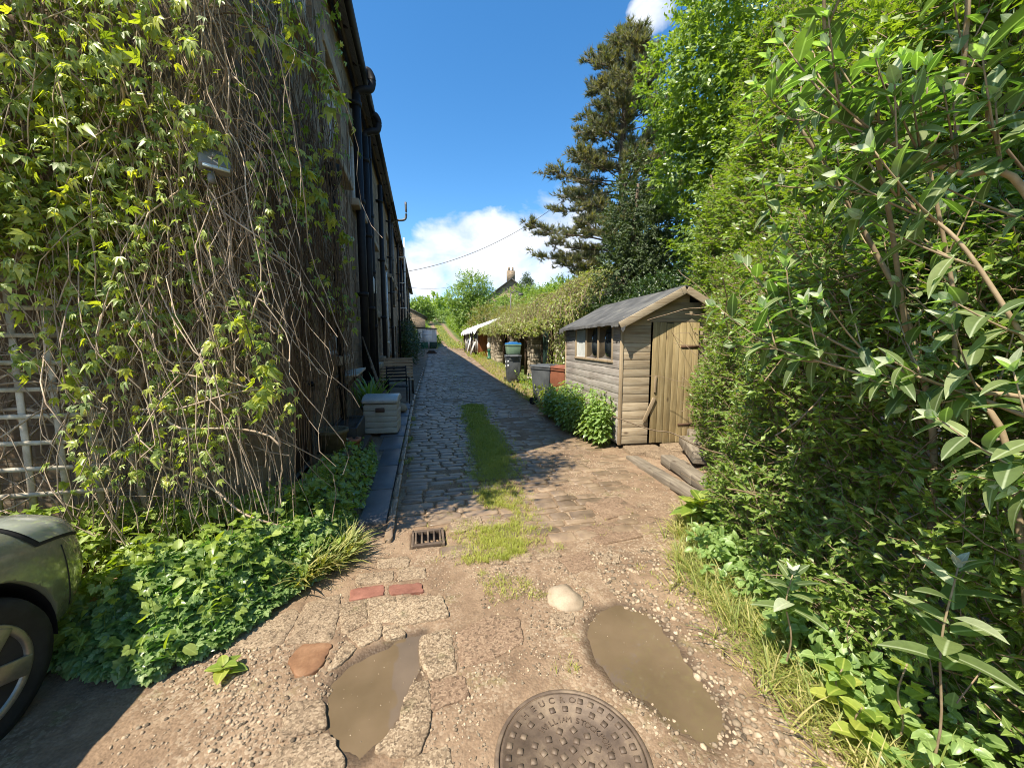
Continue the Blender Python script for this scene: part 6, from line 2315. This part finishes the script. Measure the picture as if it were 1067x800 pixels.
# ---------------------------------------------------------------- trailing shrub over the outhouse row
tr = thing('trailing_shrub', 'gold-green trailing shrub cascading over the dark outhouse roof', 'shrub', (4.6, 18, 0))
o2 = A((-4.6, -18, 0))
b, wd = MB(), MB()
n = 1900
y = rng.uniform(10.6, 26.6, n)
u_ = rng.random(n)
x = 4.1 + u_ * 3.4
z = 2.35 + .62 * u_ * 3.0 * .62 + .35 * np.sin(u_ * 3.1) + .8 * fbm(np.column_stack([x, y, 0 * x]) * .75, 2, 8) + .35 * sstep(17, 11, y) * u_
S_ = np.column_stack([x, y, z + .1])
ln = rng.uniform(.8, 1.9, n)
t = np.linspace(0, 1, 6)
dirn = np.column_stack([-.75 - .3 * rng.random(n), -.55 + .35 * rng.normal(size=n), np.zeros(n)])
path = S_[:, None] + dirn[:, None] * (ln[:, None] * t)[..., None]
path[..., 2] += (.28 * np.sin(t * 2.2))[None] * ln[:, None] * .6 - ln[:, None] * .72 * t[None] ** 1.8
lim = np.clip(3.95 - path[..., 0], 0, None)
path[..., 2] -= lim * .6
path[..., 0] = np.maximum(path[..., 0], 3.5 + .6 * rng.random((n, 1)) ** .6)
path[..., 2] = np.maximum(path[..., 2], 1.72 + .6 * rng.random((n, 1)) ** .6 + Hs(4.2, path[..., 1]) * .6)
wd.tubes(path + o2, .006, 3)
k = 26
tt = rng.random((n, k)) * 5
i0 = np.minimum(tt.astype(int), 4)
f = (tt - i0)[..., None]
p = np.take_along_axis(path, i0[..., None], 1) * (1 - f) + np.take_along_axis(path, i0[..., None] + 1, 1) * f
dd = np.take_along_axis(path, i0[..., None] + 1, 1) - np.take_along_axis(path, i0[..., None], 1)
p = p.reshape(-1, 3) + rnd3(n * k, .03)
dd = unit(dd.reshape(-1, 3))
b.leaf(p + o2, A((-.3, -.2, 1)) + rnd3(len(p), .4), dd * .9 + rnd3(len(p), .55), rng.uniform(.05, .11, len(p)), T_SM, np.clip(np.repeat(rng.random(n), k) * .6 + .4 * rng.random(len(p)), 0, 1))
# long curtains at the near end
n = 170
y = rng.uniform(10.6, 12.6, n)
S_ = np.column_stack([rng.uniform(4.2, 5.7, n), y, rng.uniform(2.4, 3.0, n)])
E = S_ + np.column_stack([rng.normal(-.1, .1, n), rng.normal(-.1, .15, n), -rng.uniform(.6, 1.9, n)])
path = wander(S_, E, 0, .12)
wd.tubes(path + o2, .004, 3)
P = path.reshape(-1, 3)
P = np.repeat(P, 3, 0) + rnd3(len(P) * 3, .05)
b.leaf(P + o2, A((-.4, -.6, .6)) + rnd3(len(P), .4), A((-.1, -.2, -1)) + rnd3(len(P), .5), rng.uniform(.05, .10, len(P)), T_SM, rng.random(len(P)) * .5)
b.build('leaves', m_gold, tr)
wd.build('stems', m_twig, tr)

# green weeds round the bins and along the far edge
def weed(label, base, n, h, size, mat, tplx, rad=.25):
    t_ = thing('weed_clump', label, 'weeds', base, group='weeds along the far edge of the lane')
    b, wd = MB(), MB()
    S_ = np.column_stack([rnd3(n, rad * .5)[:, :2], np.zeros(n)])
    E = S_ * 1.5 + np.column_stack([rnd3(n, .06)[:, :2], h * rng.uniform(.5, 1.1, n)])
    wd.tubes(np.stack([S_, (S_ + E) / 2, E], 1), .003, 3)
    P, N, T, t = spray(S_ + (E - S_) * .2, E - S_, np.linalg.norm(E - S_, axis=1) * .8, 9, up=.9)
    b.leaf(P, N, T, rng.uniform(size * .6, size, len(P)), tplx)
    b.build('leaves', mat, t_)
    wd.build('stems', m_cover2, t_)
weed('leafy weeds against the grey bin nearest the shed', (2.95, 9.1, 0), 26, .6, .10, m_dock, T_OV)
weed('light green weeds between the paired bins and stone bowl', (3.2, 10.6, .03), 34, .75, .11, m_cover2, T_OV, .4)
weed('tall pale shoots in front of the dark outhouse opening', (4.1, 11.5, .05), 20, 1.3, .12, m_dock, T_OV, .25)
weed('low weeds beside the pale stone bowl', (3.7, 12.6, .09), 26, .4, .09, m_nettle, T_OV, .4)
weed('sprawling low weeds by the rust red door', (3.55, 25.6, hz_(3.5, 25.6)), 26, .45, .12, m_dock, T_OV, .5)
weed('yellowish weeds at the far corner of the tarpaulin shed', (3.5, 35.6, hz_(3.5, 35.6)), 30, .8, .16, m_dock, T_OV, .6)
# shrub on the terrace wall
tree('wall_shrub', 'dark bushy shrub growing against the fourth terrace house', 'shrub', (-.85, 23.0, hz_(-.8, 23)), 1.6,
     [(0, 0, 1.5, .5, 1.6, 1.1), (.15, -.8, .9, .6, 1.2, .8), (.1, 1.2, 1.2, .6, 1.2, 1.0)], 900, (.05, .09), m_ivy, k=12, L=.35, trad=.05)
# hillside growth behind the sheds
for i, a in enumerate((
        ('olive_shrub', 'brownish olive shrub standing over the far end of the tarpaulin', 'shrub', (6.3, 39, hz_(6.3, 39)), 3.2, [(0, 0, 2.6, 1.9, 2.2, 1.7), (-.9, .5, 1.4, 1.4, 1.8, 1.3), (1.4, .2, 2.0, 1.6, 1.8, 1.6)], 1100, (.08, .15), m_olive),
        ('broadleaf_tree', 'rounded light green tree crowning the skyline past the tarpaulin shed', 'tree', (6.3, 53, hz_(6.3, 53)), 7.5, [(-1.2, 0, 5.2, 2.2, 2.2, 2.0), (.4, 0, 7.0, 2.3, 2.2, 2.0), (1.9, .3, 5.0, 2.3, 2.2, 2.2), (-.2, -.4, 3.5, 2.6, 2.3, 1.9)], 1700, (.14, .26), m_tree),
        ('bank_shrub', 'mid green shrub on the bank between olive shrub and hill house', 'shrub', (10.5, 42, hz_(10.5, 42)), 3.5, [(0, 0, 2.6, 2.6, 2.4, 1.8), (2.2, .3, 3.0, 2.2, 2.2, 1.8), (-1.8, -.3, 1.8, 1.8, 1.8, 1.5)], 1300, (.10, .19), m_tree),
        ('bank_shrub', 'yellow-green spreading shrub on the bank above the gold trailing shrub', 'shrub', (9.6, 25, hz_(9.6, 25)), 3.0, [(0, 0, 1.9, 2.4, 2.6, 1.5), (-1.0, 2.5, 1.6, 2.0, 2.4, 1.4), (1.6, -2.0, 2.2, 2.0, 2.2, 1.6), (-.6, -3.2, 1.7, 1.6, 2.2, 1.4)], 1900, (.08, .15), m_privet),
        ('bank_shrub', 'feathery green shrub on the bank beneath the pine', 'shrub', (9.5, 18.5, hz_(9.5, 18.5)), 3.0, [(0, 0, 1.8, 1.9, 2.2, 1.5), (-.8, -2.0, 1.6, 1.5, 1.8, 1.3), (.6, 2.2, 2.0, 1.9, 2.0, 1.5)], 1300, (.07, .13), m_tree),
        ('bank_shrub', 'dull olive shrub filling the bank behind the tarpaulin', 'shrub', (8.2, 32, hz_(8.2, 32)), 2.6, [(0, 0, 1.9, 2.0, 2.4, 1.4), (-.6, 2.5, 1.5, 1.7, 2.2, 1.3), (.8, -2.6, 2.0, 1.9, 2.2, 1.5)], 1300, (.08, .15), m_olive),
        ('conifer', 'small dark conifer beside the distant chimney', 'tree', (15.6, 58, hz_(15.6, 58)), 6.2, [(0, 0, 3.0, 1.7, 1.7, 1.6), (0, 0, 4.8, 1.2, 1.2, 1.4), (0, 0, 6.0, .6, .6, .9)], 700, (.12, .22), m_cyp),
        ('broadleaf_tree', 'small round tree on the skyline directly over the white shed', 'tree', (-.4, 74, hz_(0, 74)), 4.5, [(0, 0, 3.2, 2.0, 2.0, 1.7), (-1.5, .2, 2.4, 1.5, 1.6, 1.4), (1.3, 0, 2.2, 1.4, 1.4, 1.2)], 700, (.18, .32), m_tree),
        ('broadleaf_tree', 'low dark tree at the terrace end beside the stone outbuilding', 'tree', (-2.6, 47.5, hz_(-2.6, 47.5)), 3.5, [(0, 0, 2.6, 1.3, 1.6, 1.6), (.7, 0, 1.5, 1.0, 1.2, 1.1)], 600, (.10, .18), m_ivy))):
    nm, lb, ct, bs, tk, bl, n, ls, mt = a
    tree(nm, lb, ct, bs, tk, bl, n, ls, mt, k=13, L=.55 if ls[1] < .2 else .9, trad=.10, group='shrubs and trees on the bank' if nm in ('bank_shrub', 'broadleaf_tree') else None)
# hedges beside the hill track: each its own thing
for lb, path, h, mt, cnt in (
        ('clipped green hedge running up the far side of the hill track', [(5.6, 43), (5.2, 52), (5.0, 62), (4.6, 72)], 2.0, m_tree, 1500),
        ('low hedge climbing between the white shed and hill track', [(-1.4, 74), (-.8, 62), (-.2, 52), (.6, 44)], 1.0, m_tree, 1100),
        ('dense hedge closing the top of the hill track', [(12, 80), (4, 79), (-4, 80), (-9, 78)], 2.6, m_privet, 1500)):
    path = path
    t_ = thing('hedge', lb, 'hedge', (path[0][0], path[0][1], 0), group='hedges by the hill track')
    b = MB()
    o2 = A((-path[0][0], -path[0][1], 0))
    for s2 in (0, 1):
        pth = path if s2 == 0 else [(x + 1.0, y + .6) for x, y in path]
        Q, O = hedge(pth, h, cnt // 2, bulge=.3, amp=.4, depth=.8, seed=int(cnt), fr=.7)
        Q[:, 2] += Hs(Q[:, 0], Q[:, 1]) * .2
        sprays(b, Q + o2, O, .7, 11, (.16, .30), T_SM)
    b.build('leaves', mt, t_)
# far wooded skyline
b = MB()
for i in range(170):
    a = R(rng.uniform(-75, 110))
    d = rng.uniform(120, 190)
    c = A((math.sin(a) * d, math.cos(a) * d, 0))
    c[2] = float(Hs(c[0], c[1])) + 1.5
    m_ = 70
    dd = unit(rnd3(m_))
    rr = A((6, 6, rng.uniform(3.5, 5.0)))
    sprays(b, c + dd * rr * rng.uniform(.7, 1.05, (m_, 1)), unit(dd / rr), 2.2, 8, (.9, 1.7), T_SM)
tag(b.build('distant_woods', m_tree), kind='stuff')

# ---------------------------------------------------------------- the pine
pb = (10.9, 20.2)
pz = hz_(*pb)
PN = thing('pine_tree', 'tall ragged brown-tinged pine rising above the gold trailing shrub', 'tree', (pb[0], pb[1], pz))
H_ = 14.9
b, nd = MB(), MB()
trk_ = A([(0, 0, -.3), (.1, .0, 4), (-.05, .1, 9), (.05, 0, 13.5), (0, 0, H_)])
b.tube(trk_, [.30, .26, .19, .11, .03], 10, sub=6)
zz_ = 2.4
while zz_ < H_ - .3:
    f = (zz_ - 2.4) / (H_ - 2.4)
    nb_ = rng.integers(4, 7)
    a0 = rng.random() * 6.28
    for i in range(nb_):
        a = a0 + i / nb_ * 6.28 + rng.normal(0, .25)
        L = (4.8 * (1 - f) ** .6 + .4) * rng.uniform(.65, 1.15) * (.8 + .2 * math.sin(zz_ * 2.1))
        hor = A((math.cos(a), math.sin(a), 0))
        lift = rng.uniform(-.05, .22) + f * .35
        p0 = A((0, 0, zz_))
        pts = A([p0, p0 + hor * L * .4 + A((0, 0, L * lift * .3)), p0 + hor * L * .75 + A((0, 0, L * lift * .35)), p0 + hor * L + A((0, 0, L * (lift * .5 + .03)))])
        b.tube(pts, [.055 * (1.1 - f), .04 * (1.1 - f), .022, .008], 6, sub=4)
        q_ = smooth_path(pts, 8)
        # side twigs with needle tufts forming a plate
        m_ = int(7 + L * 7)
        ti = rng.integers(int(len(q_) * .30), len(q_), m_)
        side = np.cross(hor, (0, 0, 1.))
        sd = rng.choice([-1, 1], m_)
        frac = ti / len(q_)
        d = hor * (.5 + .3 * rng.random((m_, 1))) + side * (sd * rng.uniform(.3, 1, m_))[:, None] + A((0, 0, 1)) * rng.uniform(-.05, .3, (m_, 1))
        ll = (.28 + .6 * np.sin(frac * 2.4)) * rng.uniform(.5, 1.1, m_) * (.6 + .12 * L)
        d = unit(d)
        E = q_[ti] + d * ll[:, None]
        b.tubes(np.stack([q_[ti], E], 1), .010, 3)
        kk = 7
        u_ = rng.uniform(.25, 1.08, (m_, kk))
        P = q_[ti][:, None] + (E - q_[ti])[:, None] * u_[..., None] + rng.normal(size=(m_, kk, 3)) * .05
        T = d[:, None] * .7 + A((0, 0, .55)) + rng.normal(size=(m_, kk, 3)) * .45
        nd.leaf(P.reshape(-1, 3), rnd3(m_ * kk), T.reshape(-1, 3), rng.uniform(.22, .38, m_ * kk), T_NEEDLE)
    zz_ += rng.uniform(.34, .68) * (1 - .35 * f)
b.build('trunk', m_bark, PN)
nd.build('crown', m_pine, PN)
